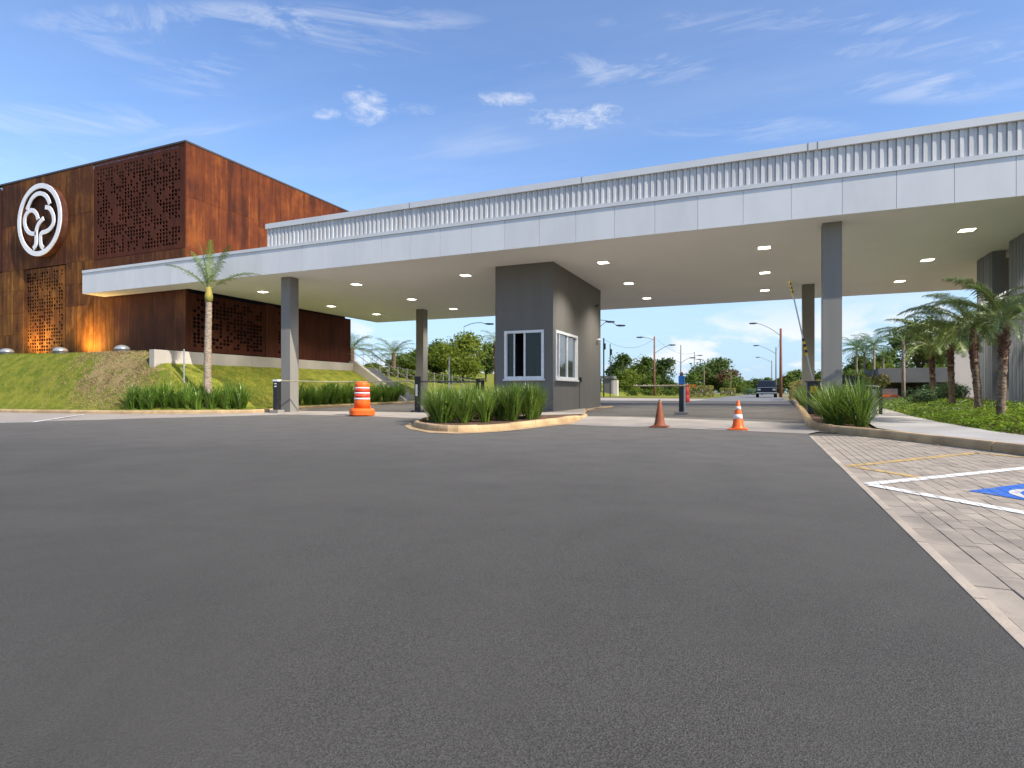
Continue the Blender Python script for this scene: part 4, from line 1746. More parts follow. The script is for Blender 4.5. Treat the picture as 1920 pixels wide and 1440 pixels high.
mb = MB()
bys = [1.5 + i * .5 for i in range(78)]
for j, y in enumerate(bys):
    for i in range(9):
        x = bed_x(y) + .0 + i * .75
        mb.v.append((x, y, bed_h(x + .001, y) if i else gz(y) + .1))
for j in range(len(bys) - 1):
    for i in range(8):
        mb.f.append((j * 9 + i, j * 9 + i + 1, (j + 1) * 9 + i + 1, (j + 1) * 9 + i))
        mb.m.append(0)
mb.build('planting_bed', 'soil', None, True, kind='structure')
r = random.Random(77)
mb = MB()
cnt = 0
while cnt < 46000:
    y = r.uniform(7.0, 31)
    if r.random() > 1.15 - .025 * y:
        continue
    x = bed_x(y) - .06 + r.random() ** 1.2 * min(3.6, 6.45 - bed_x(y) if y > 16.5 else 3.6)
    d = x - bed_x(y)
    h = .16 * smooth(-.08, .22, d) * (.75 + .5 * mnoise.noise((x * 2.2, y * 2.2, 0))) + .015
    z = bed_h(x, y) if d > 0 else gz(y) + .1
    zz = z + h * r.uniform(.15, 1.25)
    a = r.uniform(0, 2 * pi)
    s = r.uniform(.022, .045)
    tilt = r.uniform(-.7, .7)
    dx = Vector((cos(a), sin(a), tilt)) * s
    dy = Vector((-sin(a), cos(a), r.uniform(-.4, .4))) * s * .55
    p = Vector((x, y, zz))
    mb.add([p - dx, p + dy, p + dx, p - dy], [(0, 1, 2, 3)])
    cnt += 1
mb.build('ground_cover', 'cover_leaf', None, kind='stuff')


# ------------------------------------------------------------------ shrubs, hedges, trees
def leaf_cloud(mb, c, rad, n, size, r, flat=1.0, shell=.55):
    c = Vector(c)
    for i in range(n):
        d = Vector((r.gauss(0, 1), r.gauss(0, 1), r.gauss(0, 1)))
        if d.length < .01:
            continue
        d.normalize()
        k = shell + (1 - shell) * r.random() ** .7
        p = c + Vector((d.x * rad[0], d.y * rad[1], d.z * rad[2])) * k * r.uniform(.86, 1.1)
        s = size * r.uniform(.6, 1.3)
        u = Vector((r.gauss(0, 1), r.gauss(0, 1), r.gauss(0, 1) * .7)).normalized()
        w = u.cross(d + Vector((r.gauss(0, .5), r.gauss(0, .5), r.gauss(0, .5)))).normalized()
        mb.add([p - u * s, p + w * s * .5, p + u * s, p - w * s * .5], [(0, 1, 2, 3)])


def shrub(name, x, y, z, rx, ry, rz, mat, label, cat='shrub', group=None, n=900, size=.07, box=False):
    t = thing(name, label, cat, (x, y, z), group)
    r = random.Random(int(abs(x) * 91 + abs(y) * 17))
    mb = MB()
    if box:
        for i in range(n):
            f = r.randrange(5)
            p = [r.uniform(-1, 1), r.uniform(-1, 1), r.uniform(-1, 1)]
            if f < 4:
                ax = f % 2
                p[ax] = (1 if f < 2 else -1) * r.uniform(.85, 1.03)
            else:
                p[2] = r.uniform(.85, 1.05)
            q = Vector((x + p[0] * rx, y + p[1] * ry, z + rz + p[2] * rz))
            s = size * r.uniform(.6, 1.3)
            u = Vector((r.gauss(0, 1), r.gauss(0, 1), r.gauss(0, 1))).normalized()
            w = u.orthogonal()
            mb.add([q - u * s, q + w * s * .5, q + u * s, q - w * s * .5], [(0, 1, 2, 3)])
    else:
        for k in range(7):
            a = r.uniform(0, 6.28)
            leaf_cloud(mb, (x + cos(a) * rx * .5, y + sin(a) * ry * .5, z + rz * r.uniform(.6, 1.15)), (rx * .55, ry * .55, rz * .7), n // 7, size, r)
    mb.build('foliage', mat, t)
    mb = MB()
    for k in range(5):
        a = r.uniform(0, 6.28)
        mb.tube([(x + cos(a) * rx * .1, y + sin(a) * ry * .1, z - .1), (x + cos(a) * rx * .5, y + sin(a) * ry * .5, z + rz * 1.2)], [.03, .012], 5)
    mb.build('stems', 'bark', t)
    return t


def tree(u, f, vtop, vbase, wpx, mat, label, seed, zb=None, lobes=9, leaf=.2, n=2600, trunk=.28, group=None, name='tree'):
    """a tree of the size it has at its distance: limbs lead to lobes of leaves of different size"""
    g = at_f(u, 736, f)
    z0 = zb if zb is not None else gz(g.y)
    top = CAM_H + (CV - vtop) * f / FOC
    H = top - z0
    Wd = wpx * f / FOC / 2
    t = thing(name, label, 'tree', (g.x, g.y, z0), group)
    r = random.Random(seed)
    tr, cr = MB(), MB()
    ht = H * trunk
    tr.tube([(g.x, g.y, z0 - .3), (g.x + r.uniform(-.1, .1), g.y, z0 + ht * .6), (g.x + r.uniform(-.2, .2), g.y, z0 + ht * 1.35)], [.03 * H, .024 * H, .016 * H], 8)
    for k in range(lobes):
        a = 2.4 * k + r.uniform(-.4, .4)
        q = r.random() ** .6
        zz = z0 + ht + (H - ht) * (.14 + .72 * ((k * .618) % 1))
        wr = Wd * (1 - abs((zz - z0 - ht) / (H - ht) - .38) * .85)
        c = Vector((g.x + cos(a) * wr * q * .72, g.y + sin(a) * wr * q * .72, zz))
        rad = Wd * r.uniform(.34, .52)
        tr.tube([(g.x, g.y, z0 + ht * r.uniform(.7, 1.2)), ((g.x + c.x) / 2, (g.y + c.y) / 2, (z0 + ht + zz) / 2 - .1), tuple(c)], [.012 * H, .008 * H, .003 * H], 5)
        leaf_cloud(cr, c, (rad, rad, rad * r.uniform(.55, .8)), n // lobes, leaf, r, shell=.35)
    leaf_cloud(cr, (g.x, g.y, z0 + H * .62), (Wd * .9, Wd * .9, H * .36), n // 5, leaf, r, shell=.2)
    tr.build('trunk', 'bark', t, True)
    cr.build('crown', mat, t)
    return t


def hill(u, f):
    g = at_f(u, 736, f)
    return lawn_h(g.x, g.y)


# hillside to the left of the booth
tree(868, 56, 622, 705, 128, 'crown_yellow', 'broad yellow green tree on the lawn left of the guard booth', 1, hill(868, 58), 14, .15, 6500, .10)
tree(816, 60, 640, 700, 84, 'crown_green', 'green bushy tree just behind the rear column', 2, hill(818, 60), 10, .15, 4200, .1)
tree(774, 66, 656, 700, 80, 'crown_green', 'small dark green tree between fence and rear column', 3, hill(778, 66), 9, .15, 3400, .08)
tree(912, 62, 640, 712, 84, 'crown_dark', 'dark tree half hidden behind the guard booth edge', 4, hill(905, 62), 9, .16, 2600, .2)
tree(745, 70, 672, 696, 60, 'crown_dark', 'low dark bushy tree under the grey palm', 5, hill(745, 70), 8, .15, 2000, .1)
tree(700, 64, 684, 700, 40, 'crown_green', 'low green bush tree by the stair top', 6, hill(700, 64), 6, .13, 1200, .1)
tree(850, 64, 660, 706, 70, 'crown_dark', 'shaded tree behind the broad yellow green one', 61, hill(850, 64), 8, .16, 2200, .15)


def far_palm(u, f, vc, label, nf, L, mat, z0, rt=.12, seed=0, group=None, rise=1.0, bark='bark'):
    g = at_f(u, 736, f)
    zc = CAM_H + (CV - vc) * f / FOC
    t = thing('palm_tree', label, 'palm', (g.x, g.y, z0), group)
    mb = MB()
    mb.tube([(g.x, g.y, z0 - .3), (g.x, g.y, (z0 + zc) / 2), (g.x, g.y, zc)], [rt * 1.2, rt, rt * .9], 8)
    mb.build('trunk', bark, t, True)
    r = random.Random(seed + 300)
    ms = [frond_mesh('frond', seed * 7 + i, L, 22, L * .27, rise - .45 * i, 1.3, [mat, 'frond_rib'], 1.0) for i in range(3)]
    for k in range(nf):
        o = link('frond', ms[k % 3], t, loc=(0, 0, zc - z0), rot=(0, r.uniform(-.1, .1), 2.4 * k + r.uniform(-.3, .3)))
        s = r.uniform(.85, 1.1)
        o.scale = (s, s, s)
    return t


far_palm(738, 52, 664, 'grey green feather palm standing on the hill above the rail fence', 24, 2.3, 'frond_dark', hill(738, 52), .2, 1)
far_palm(660, 48, 655, 'feather palm half hidden by the end of the rust building', 22, 2.4, 'frond_dark', hill(660, 48), .2, 2)
far_palm(930, 50, 640, 'dark palm half hidden by the edge of the guard booth', 12, 2.0, 'frond_dark', hill(930, 50), .16, 3, bark='rust_pole')

# rail fence on the hill
fence = thing('rail_fence', 'pale rail fence with two rails running along the grassy hill', 'fence', (-33, 48, 2.5))
fp = []
for k in range(11):
    u = 712 + k * 17
    f = 46 - .3 * k
    g = at_f(u, 736, f)
    fp.append(Vector((g.x, g.y, lawn_h(g.x, g.y))))
for p in fp:
    mb = MB()
    mb.box(p.x - .03, p.x + .03, p.y - .03, p.y + .03, p.z - .2, p.z + .95)
    mb.build('post', 'fence_wood', fence)
for h in (.45, .88):
    mb = MB()
    mb.tube([p + Vector((0, 0, h)) for p in fp], .022, 6)
    mb.build('rail', 'fence_wood', fence)
shr = random.Random(8)
for k in range(7):
    u = 716 + k * 21
    g = at_f(u, 736, 48)
    shrub('hedge_shrub', g.x, g.y, lawn_h(g.x, g.y), 1.0, .8, .42, 'crown_green', 'low green shrub in the row behind the rail fence', 'shrub', 'shrubs behind the rail fence', 500, .1)
p = at_f(842, 736, 36)
t = thing('marker_pole', 'thin white pole standing on the grass slope behind the rear column', 'pole', (p.x, p.y, lawn_h(p.x, p.y)))
mb = MB()
mb.tube([(p.x, p.y, lawn_h(p.x, p.y) - .2), (p.x, p.y, 3.05)], .05, 8)
mb.build('pole', 'white_frame', t)
p = on_Y(345, 736, 16.2)
t = thing('marker_pole', 'thin pale pole among the strap leaved plants before the retaining wall', 'pole', (p.x, 16.2, .5))
mb = MB()
mb.tube([(p.x, 16.2, .2), (p.x, 16.2, 2.55)], .028, 8)
mb.build('pole', 'steel', t)

# trees down the avenue
tree(1163, 96, 657, 735, 56, 'crown_dark', 'tall dark rounded tree rising left in the avenue group', 11, None, 9, .24, 3800, .08)
tree(1178, 92, 690, 735, 70, 'crown_yellow', 'low light green tree in front of the tall dark avenue tree', 12, None, 8, .22, 3400, .08)
tree(1204, 98, 664, 735, 60, 'crown_green', 'mid green tree in the middle of the avenue group', 13, None, 10, .24, 3800, .08)
tree(1240, 100, 668, 735, 64, 'crown_dark', 'dark tree behind the double armed street lamp', 14, None, 9, .24, 3800, .08)
tree(1222, 88, 697, 735, 44, 'crown_green', 'small bushy tree at the foot of the double armed lamp', 15, None, 7, .2, 1500, .15)
tree(1336, 118, 669, 735, 96, 'crown_dark', 'wide dark green tree spreading over the far roadside', 16, None, 13, .3, 5200, .12)
tree(1366, 112, 690, 735, 62, 'crown_red', 'reddish leaved tree beside the wide dark tree', 17, None, 8, .26, 1800, .25)
tree(1300, 112, 692, 735, 44, 'crown_green', 'smaller green tree in front of the wide dark tree', 18, None, 7, .24, 1500, .2)
tree(1376, 104, 706, 738, 50, 'crown_green', 'low green tree by the bend of the road', 19, None, 7, .22, 1500, .15)
tree(1484, 72, 694, 742, 52, 'crown_green', 'green bush tree behind the rusty lamp post', 20, None, 9, .2, 2200, .12)
tree(1500, 66, 706, 745, 36, 'crown_dark', 'dark bush close to the rear column by the road', 21, None, 7, .17, 1500, .12)
tree(1536, 60, 690, 745, 40, 'crown_green', 'tree seen in the gap between the two columns', 22, None, 8, .17, 1800, .15)
for k, (u, f, vt, w, m) in enumerate([(1396, 150, 712, 40, 'crown_green'), (1416, 160, 708, 44, 'crown_dark'), (1436, 150, 706, 40, 'crown_green'), (1456, 140, 710, 40, 'crown_dark')]):
    tree(u, f, vt, 738, w, m, 'low round tree in the far line closing the road', 40 + k, None, 7, .3, 1400, .12, 'trees closing the end of the road')
for k in range(13):
    u = 1146 + k * 12
    g = at_f(u, 736, 84 + 3 * (k % 3))
    shrub('verge_shrub', g.x, g.y, gz(g.y), 1.1, .9, .55 + .22 * (k % 3), ('crown_green', 'crown_yellow', 'crown_dark')[k % 3], 'low mixed shrub under the avenue trees', 'shrub',
          'shrubs under the avenue trees', 420, .13)
far_palm(1320, 84, 690, 'slender pale stemmed young palm on the verge before the wide tree', 9, 1.4, 'frond', gz(80), .09, 5)
far_palm(1370, 92, 704, 'short pale stemmed palm beside the golden shrub', 8, 1.3, 'frond', gz(90), .09, 6)


def hedge(u0, u1, f, h, d, mat, label, n=1400, size=.09):
    a, b = at_f(u0, 736, f), at_f(u1, 736, f)
    c = (a + b) / 2
    return shrub('clipped_hedge', c.x, c.y, gz(c.y), (b - a).length / 2, d, h / 2, mat, label, 'hedge', None, n, size, True)


hedge(1292, 1334, 60, 1.15, 1.8, 'hedge_gold', 'clipped golden hedge at the left verge of the road')
hedge(1352, 1378, 84, 1.1, 1.6, 'hedge_gold', 'small golden orange shrub further along the verge', 900)
g = Vector((2.15, 44, gz(44)))
shrub('clipped_hedge', 2.6, 44, gz(44), .9, 7, .62, 'hedge_gold', 'long golden hedge along the kerb beyond the rear column', 'hedge', None, 2600, .08, True)
for k, (u, f) in enumerate([(1400, 118), (1412, 122), (1424, 126)]):
    g = at_f(u, 736, f)
    shrub('white_flower_shrub', g.x, g.y, gz(g.y), 1.5, 1.2, .8, 'shrub_blue', 'pale grey green shrub at the far end of the road', 'shrub', 'pale shrubs at the road end', 400, .16)
r = random.Random(314)
mb = MB()
for k in range(150):
    u = -100 + k * 14 + r.uniform(-6, 6)
    f = 230 + r.uniform(-25, 40)
    g = at_f(u, 736, f)
    hh = r.uniform(1.6, 3.6) * (1 + .5 * mnoise.noise((k * .13, 0, 0)))
    leaf_cloud(mb, (g.x, g.y, .4 + hh * .85), (r.uniform(3, 5.5), 3.0, hh), 170, .5, r, shell=.3)
mb.build('treeline', 'crown_dark', None, kind='stuff')
# verge left of the far road
sheet('verge', [(-4.6, 52), (-4.1, 64), (-4.0, 200), (-30, 200), (-24, 66), (-16, 58)], .02, 'lawn')


# ================================================================== STREET LAMPS
def lamp(u, f, vtop, label, arms, pole='pole_grey', r0=.11, name='street_lamp', group='street lamps along the avenue', half=None):
    g = at_f(u, 736, f)
    z0 = gz(g.y)
    zt = CAM_H + (CV - vtop) * f / FOC
    t = thing(name, label, 'street lamp', (g.x, g.y, z0), group)
    mb = MB()
    mb.tube([(g.x, g.y, z0 - .2), (g.x, g.y, z0 + .4 * (zt - z0)), (g.x, g.y, zt)], [r0, r0 * .85, r0 * .65], 8)
    mb.build('pole', pole, t, True)
    for (u0, v0, u1, v1, sag) in arms:
        a, b = at_f(u0, v0, f), at_f(u1, v1, f)
        m = (a + b) / 2 + Vector((0, 0, sag))
        mb = MB()
        mb.tube([a, a.lerp(m, .6) + Vector((0, 0, sag * .2)), m, m.lerp(b, .6) + Vector((0, 0, sag * .4)), b], .035, 6)
        am = mb.build('arm', 'dark_metal', t)
        d = (b - a)
        d.z = 0
        d = d.normalized()
        s = Vector((-d.y, d.x, 0))
        mb = MB()
        vs = []
        for q, w, h0, h1 in ((-.1, .07, -.02, .07), (.25, .16, -.09, .09), (.75, .14, -.07, .07), (.85, .06, -.02, .03)):
            for ss, hh in ((-1, h0), (1, h0), (1, h1), (-1, h1)):
                vs.append(b + d * q + s * (w * ss) + Vector((0, 0, hh)))
        fs = [(0, 1, 2, 3), (15, 14, 13, 12)]
        for k in range(3):
            for j in range(4):
                fs.append((k * 4 + j, (k + 1) * 4 + j, (k + 1) * 4 + (j + 1) % 4, k * 4 + (j + 1) % 4))
        mb.add(vs, fs)
        mb.build('lamp_head', 'black_metal', am)
    return t


lamp(1464, 71, 616, 'tall rust brown lamp post with one curved arm beside the parked car', [(1463, 629, 1418, 606.5, .25)], 'rust_pole', .19)
lamp(1455, 97, 651, 'grey lamp post behind the rust brown one, single arm over the road', [(1454, 663, 1422, 648, .15)], 'pole_grey', .12)
lamp(1447, 130, 676, 'faint lamp post third along the road, single arm', [(1446, 679, 1424, 670, .1)], 'pole_grey', .12)
lamp(1227, 80, 631, 'lamp post with rusty foot and two arms in front of the avenue trees', [(1227, 663, 1255, 647, .1), (1227, 638, 1205, 632.5, .1)], 'rust_pole', .15)
lamp(1276.5, 93, 647, 'thin lamp post with two arms rising over the barrier post', [(1277, 681, 1294, 671, .1), (1276, 680, 1261, 676, .1)], 'pole_grey', .11)
lamp(1302, 115, 660, 'far utility pole with short cross arms in front of the wide tree', [(1302, 668, 1309, 666.5, .05), (1302, 675, 1308, 674, .02)], 'pole_grey', .1)
lamp(1116, 60, 600, 'lamp post hidden behind the booth, its two lamp heads showing', [(1117, 622, 1137, 603.5, .1), (1117, 601, 1157, 610.5, .25)], 'pole_grey', .1)
lamp(870, 62, 613, 'thin lamp post over the yellow green tree, long arm toward the booth', [(870, 612.5, 911, 607.5, .25)], 'pole_grey', .045)
for u, f, vt, lab in ((1132, 62, 634, 'dark slender pole on the grass just beyond the booth, the taller'), (1144, 64, 645, 'dark slender pole on the grass, shorter of the pair beyond the booth')):
    g = at_f(u, 736, f)
    z0 = gz(g.y)
    zt = CAM_H + (CV - vt) * f / FOC
    t = thing('slender_pole', lab, 'pole', (g.x, g.y, z0), 'slender poles beyond the booth')
    mb = MB()
    mb.tube([(g.x, g.y, z0 - .2), (g.x, g.y, zt)], .075 if vt < 640 else .05, 8)
    mb.box(g.x + .05, g.x + .2, g.y - .1, g.y + .1, zt - 1.2, zt - .55)
    mb.build('pole', 'black_metal', t)
# small grey shelter beyond the booth
g0, g1 = at_f(1127, 736, 78), at_f(1149, 736, 78)
g = (g0 + g1) / 2
t = thing('shelter', 'small grey shelter with white wall far beyond the booth', 'shelter', (g.x, g.y, gz(g.y)))
z0 = gz(g.y)
w = (g1 - g0).length / 2
mb = MB()
mb.box(g.x - w, g.x + w + .3, g.y - .8, g.y + .8, z0 + 2.3, z0 + 2.65)
mb.build('roof', 'render_grey', t)
mb = MB()
mb.box(g.x - .3, g.x + w, g.y - .6, g.y + .6, z0, z0 + 2.3)
mb.build('wall', 'render_grey', t)
mb = MB()
mb.box(g.x + w + .02, g.x + w + .6, g.y + .2, g.y + .7, z0, z0 + 2.1)
mb.build('white_wall', 'render_white', t)
for xx in (-w + .08, -w + .5):
    mb = MB()
    mb.tube([(g.x + xx, g.y - .5, z0), (g.x + xx, g.y - .5, z0 + 2.3)], .07, 6)
    mb.build('post', 'black_metal', t)

# ================================================================== CAR
g = at_f(1437, 744, 60)
cz = gz(g.y)
car = thing('parked_car', 'dark blue off road car with pale bumper stopped far along the road', 'car', (g.x, g.y, cz))
cx_, cy_ = g.x, g.y
W_ = .92


def carbox(name, mat, secs, parent=car):
    """a body lofted through cross-sections (y, half width bottom, half width top, z0, z1)"""
    mb = MB()
    vs = []
    for (y, wb, wt, za, zb) in secs:
        vs += [(cx_ - wb, cy_ + y, cz + za), (cx_ + wb, cy_ + y, cz + za), (cx_ + wt, cy_ + y, cz + zb), (cx_ - wt, cy_ + y, cz + zb)]
    fs = [(0, 1, 2, 3), tuple(len(vs) - 4 + k for k in (3, 2, 1, 0))]
    for k in range(len(secs) - 1):
        for j in range(4):
            fs.append((k * 4 + j, (k + 1) * 4 + j, (k + 1) * 4 + (j + 1) % 4, k * 4 + (j + 1) % 4))
    mb.add(vs, fs)
    return mb.build(name, mat, parent)


carbox('body', 'car_paint', [(-2.1, .84, .80, .42, .88), (-2.0, .92, .86, .36, 1.0), (-.85, .94, .86, .34, 1.06), (1.9, .94, .86, .34, 1.06), (2.05, .9, .84, .4, 1.0)])
carbox('cabin', 'car_paint', [(-.85, .86, .84, 1.05, 1.1), (-.45, .86, .74, 1.05, 1.66), (.2, .86, .74, 1.05, 1.72), (1.6, .86, .74, 1.05, 1.68), (1.9, .86, .8, 1.05, 1.1)])
mb = MB()
mb.add([(cx_ - .78, cy_ - .86, cz + 1.1), (cx_ - .02, cy_ - .86, cz + 1.1), (cx_ - .02, cy_ - .50, cz + 1.6), (cx_ - .68, cy_ - .50, cz + 1.6)], [(0, 1, 2, 3)])
mb.add([(cx_ + .02, cy_ - .86, cz + 1.1), (cx_ + .78, cy_ - .86, cz + 1.1), (cx_ + .68, cy_ - .50, cz + 1.6), (cx_ + .02, cy_ - .50, cz + 1.6)], [(0, 1, 2, 3)])
for s in (-1, 1):
    mb.add([(cx_ + s * .875, cy_ - .4, cz + 1.1), (cx_ + s * .875, cy_ + 1.5, cz + 1.1), (cx_ + s * .77, cy_ + 1.45, cz + 1.6), (cx_ + s * .77, cy_ - .2, cz + 1.6)], [(0, 1, 2, 3)])
mb.build('window', 'dark_glass', car)
mb = MB()
mb.bbox(cx_ - .93, cx_ + .93, cy_ - 2.24, cy_ - 2.08, cz + .40, cz + .50, .03)
mb.build('bumper', 'steel', car)
mb = MB()
mb.bbox(cx_ - .80, cx_ + .80, cy_ - 2.12, cy_ - 2.0, cz + .97, cz + 1.01, .015)
mb.build('grille_trim', 'steel', car)
for s in (-1, 1):
    mb = MB()
    mb.bbox(cx_ + s * .68 - .14, cx_ + s * .68 + .14, cy_ - 2.13, cy_ - 2.05, cz + .68, cz + .86, .03)
    mb.build('headlight', 'steel', car)
    mb = MB()
    mb.bbox(cx_ + s * 1.0 - .1, cx_ + s * 1.0 + .1, cy_ - .72, cy_ - .62, cz + 1.08, cz + 1.24, .03)
    mb.build('mirror', 'black_metal', car)
    for yy in (-1.35, 1.3):
        mb = MB()
        mb.tube([(cx_ + s * .70, cy_ + yy, cz + .34), (cx_ + s * .96, cy_ + yy, cz + .34)], .34, 18)
        wl = mb.build('wheel', 'tyre', car)
        mb = MB()
        mb.tube([(cx_ + s * .95, cy_ + yy, cz + .34), (cx_ + s * .975, cy_ + yy, cz + .34)], .2, 14)
        mb.build('rim', 'steel', wl)

# ================================================================== TRAFFIC THINGS
# barrel
b = gp(679, 779.5)
bz = gz(b.y) + .006
barrel = thing('traffic_barrel', 'orange traffic barrel with three white bands and wide foot on the apron', 'traffic barrel', (b.x, b.y, bz))
mb = MB()
n = 32
vs = []
pf = [(.40, 0), (.43, .03), (.43, .17), (.39, .225), (.29, .25)]
for r_, z in pf:
    for k in range(n):
        a = 2 * pi * k / n
        q = r_ * (1 + .05 * cos(4 * a)) if r_ > .3 else r_
        vs.append((b.x + q * cos(a), b.y + q * sin(a), bz + z))
fs = [tuple(range(n - 1, -1, -1)), tuple(range(4 * n, 5 * n))]
for i in range(4):
    for k in range(n):
        fs.append((i * n + k, i * n + (k + 1) % n, (i + 1) * n + (k + 1) % n, (i + 1) * n + k))
mb.add(vs, fs)
mb.build('foot', 'orange_plastic', barrel)
mb = MB()
mb.lathe([(.275, .252), (.262, .45), (.25, .70), (.235, 1.0), (.238, 1.02), (.225, 1.06), (.19, 1.10), (.11, 1.125), (.01, 1.13)], (b.x, b.y, bz), 32)
mb.build('drum', 'orange_plastic', barrel, True)
for z0, z1, m in ((.53, .59, 'reflective'), (.59, .72, 'red_band'), (.72, .775, 'reflective'), (.775, .89, 'red_band'), (.89, .94, 'reflective')):
    mb = MB()
    mb.lathe([(.289 - .048 * z0, z0 + .002), (.289 - .048 * z1, z1 - .002)], (b.x, b.y, bz), 32)
    mb.build('white_band' if m == 'reflective' else 'red_band', m, barrel, True)


def cone(u, v, label, body, bands, hgt=.62, top=None):
    p = gp(u, v)
    z = gz(p.y) + .006
    t = thing('traffic_cone', label, 'traffic cone', (p.x, p.y, z), 'traffic cones across the lane')
    mb = MB()
    q = .20
    mb.bbox(p.x - q, p.x + q, p.y - q, p.y + q, z, z + .03, .012)
    ft = mb.build('foot', body, t)
    ft.rotation_euler = (0, 0, 0)
    mb = MB()
    R = lambda h: .135 - (.135 - .028) * h / hgt
    mb.lathe([(.155, .03), (.14, .045), (R(.08), .08), (R(.3), .3), (R(hgt - .02), hgt - .02), (.02, hgt), (.006, hgt + .002)], (p.x, p.y, z), 24)
    mb.build('shell', body, t, True)
    for a, c, m in bands:
        mb = MB()
        mb.lathe([(R(a) + .003, a), (R(c) + .003, c)], (p.x, p.y, z), 24)
        mb.build('band', m, t, True)
    return t


cone(1237, 801, 'faded brownish orange traffic cone without bands', 'faded_orange', [(.585, .61, 'arm_paint')], .64)
cone(1384, 806, 'bright orange traffic cone with two white bands', 'orange_plastic', [(.235, .335, 'reflective'), (.44, .505, 'reflective')], .635)

# red drum far in the lane
p = gp(1286, 754)
z = gz(p.y)
t = thing('water_barrier', 'red plastic drum standing in the lane behind the barrier post', 'drum', (p.x, p.y, z))
mb = MB()
mb.lathe([(.2, 0), (.22, .04), (.21, .35), (.18, .42), (.2, .5), (.19, .75), (.15, .85), (.16, .95), (.08, 1.05)], (p.x, p.y, z), 18)
mb.build('drum', 'red_plastic', t, True)


# barrier posts and arms
def barrier_post(p, h, label, cat='barrier', pad=.06, w=.075, name='barrier_gate'):
    z = gz(p[1])
    t = thing(name, label, cat, (p[0], p[1], z))
    mb = MB()
    mb.bbox(p[0] - .2, p[0] + .2, p[1] - .17, p[1] + .17, z - .02, z + pad, .012)
    mb.build('base_plate', 'dark_metal' if pad < .1 else 'concrete', t)
    mb = MB()
    mb.bbox(p[0] - w, p[0] + w, p[1] - w, p[1] + w, z + pad, h, .012)
    mb.build('post', 'black_metal', t)
    return t


P1 = Vector((-16.7, 16.75))
P2 = Vector((-12.2, 19.3))
P3 = Vector((-9.62, 19.25))
P4 = Vector((-2.53, 20.0))
t = barrier_post(P1, 1.26, 'black barrier post before the front column with a long lowered arm', w=.1, pad=.11)
mb = MB()
a, b_ = Vector((P1.x, P1.y - .02, 1.285)), Vector((P2.x - .1, P2.y - .12, 1.27))
m1 = a.lerp(b_, .45) + Vector((0, 0, -.03))
mb.tube([a - Vector((.15, .05, 0)), a, m1, b_], .024, 8)
mb.build('arm', 'arm_paint', t)
mb = MB()
mb.bbox(P1.x - .13, P1.x + .13, P1.y - .1, P1.y + .1, 1.262, 1.33, .015)
mb.build('arm_hub', 'white_frame', t)
for z in (1.08, 1.18):
    mb = MB()
    mb.box(P1.x - .03, P1.x + .07, P1.y - .106, P1.y - .101, z - .02, z + .02)
    mb.build('sticker', 'reflective', t)
t = barrier_post(P2, 1.47, 'black barrier post with white strip standing mid lane near the rear column', w=.085)
mb = MB()
mb.tube([(P2.x + .1, P2.y, 1.27), (P3.x + .15, P3.y, 1.24)], .03, 8)
mb.build('arm', 'dark_metal', t)
mb = MB()
mb.box(P2.x - .04, P2.x + .05, P2.y - .092, P2.y - .087, .72, 1.16)
mb.build('reflector_strip', 'reflective', t)
t = barrier_post(P3, 1.32, 'short twin black support post catching the arm by the island', 'post', name='arm_support', w=.05)
mb = MB()
mb.bbox(P3.x + .16, P3.x + .25, P3.y - .05, P3.y + .05, gz(P3.y) + .06, 1.3, .01)
mb.build('post', 'black_metal', t)
mb = MB()
mb.bbox(P3.x - .06, P3.x + .27, P3.y - .07, P3.y + .07, 1.322, 1.36, .01)
mb.build('cradle', 'black_metal', t)

t = barrier_post(P4, 1.12, 'black barrier post with blue top box standing between the two cones', pad=.10, w=.07)
mb = MB()
mb.bbox(P4.x + .075, P4.x + .13, P4.y - .05, P4.y + .05, gz(P4.y) + .1, 1.12, .01)
mb.build('side_tube', 'steel', t)
mb = MB()
mb.bbox(P4.x - .085, P4.x + .10, P4.y - .08, P4.y + .08, 1.124, 1.40, .02)
mb.build('control_box', 'blue_plastic', t)
mb = MB()
mb.lathe([(.05, 0), (.06, .05), (.055, .1), (.02, .13)], (P4.x, P4.y, 1.40), 14)
mb.build('beacon', 'rust_pole', t, True)
mb = MB()
aY = P4.y - .13
mb.tube([(P4.x - 1.55, aY, 1.07), (P4.x - .2, aY, 1.075), (P4.x + .2, aY, 1.075)], .028, 8)
am = mb.build('arm', 'arm_paint', t)
mb = MB()
mb.bbox(P4.x + .2, P4.x + .46, aY - .035, aY + .035, 1.04, 1.11, .012)
mb.build('counterweight', 'orange_plastic', am)
for q in (.27, .36):
    mb = MB()
    mb.box(P4.x + q, P4.x + q + .04, aY - .037, aY + .037, 1.038, 1.112)
    mb.build('stripe', 'yellow', am)

# raised barrier by the right planter
P5 = Vector((1.28, 19.6))
z = gz(P5.y) + .1
t = thing('barrier_gate', 'dark barrier cabinet with striped arm raised high beside the planter', 'barrier', (P5.x, P5.y, z))
mb = MB()
mb.bbox(P5.x - .14, P5.x + .2, P5.y - .16, P5.y + .16, z, 1.16, .015)
mb.build('cabinet', 'dark_metal', t)
mb = MB()
mb.box(P5.x - .06, P5.x + .14, P5.y - .166, P5.y - .161, .84, 1.04)
mb.build('sticker', 'yellow', t)
mb = MB()
mb.box(P5.x - .2, P5.x + .34, P5.y - .2, P5.y + .2, 1.162, 1.19)
mb.build('lid', 'dark_metal', t)
base = Vector((P5.x + .0, P5.y - .2, 1.2))
tip = on_Y(1481, 527, P5.y - .2)
mb = MB()
mb.tube([base, tip], .02, 8)
am = mb.build('arm', 'steel', t)
ax = tip - base
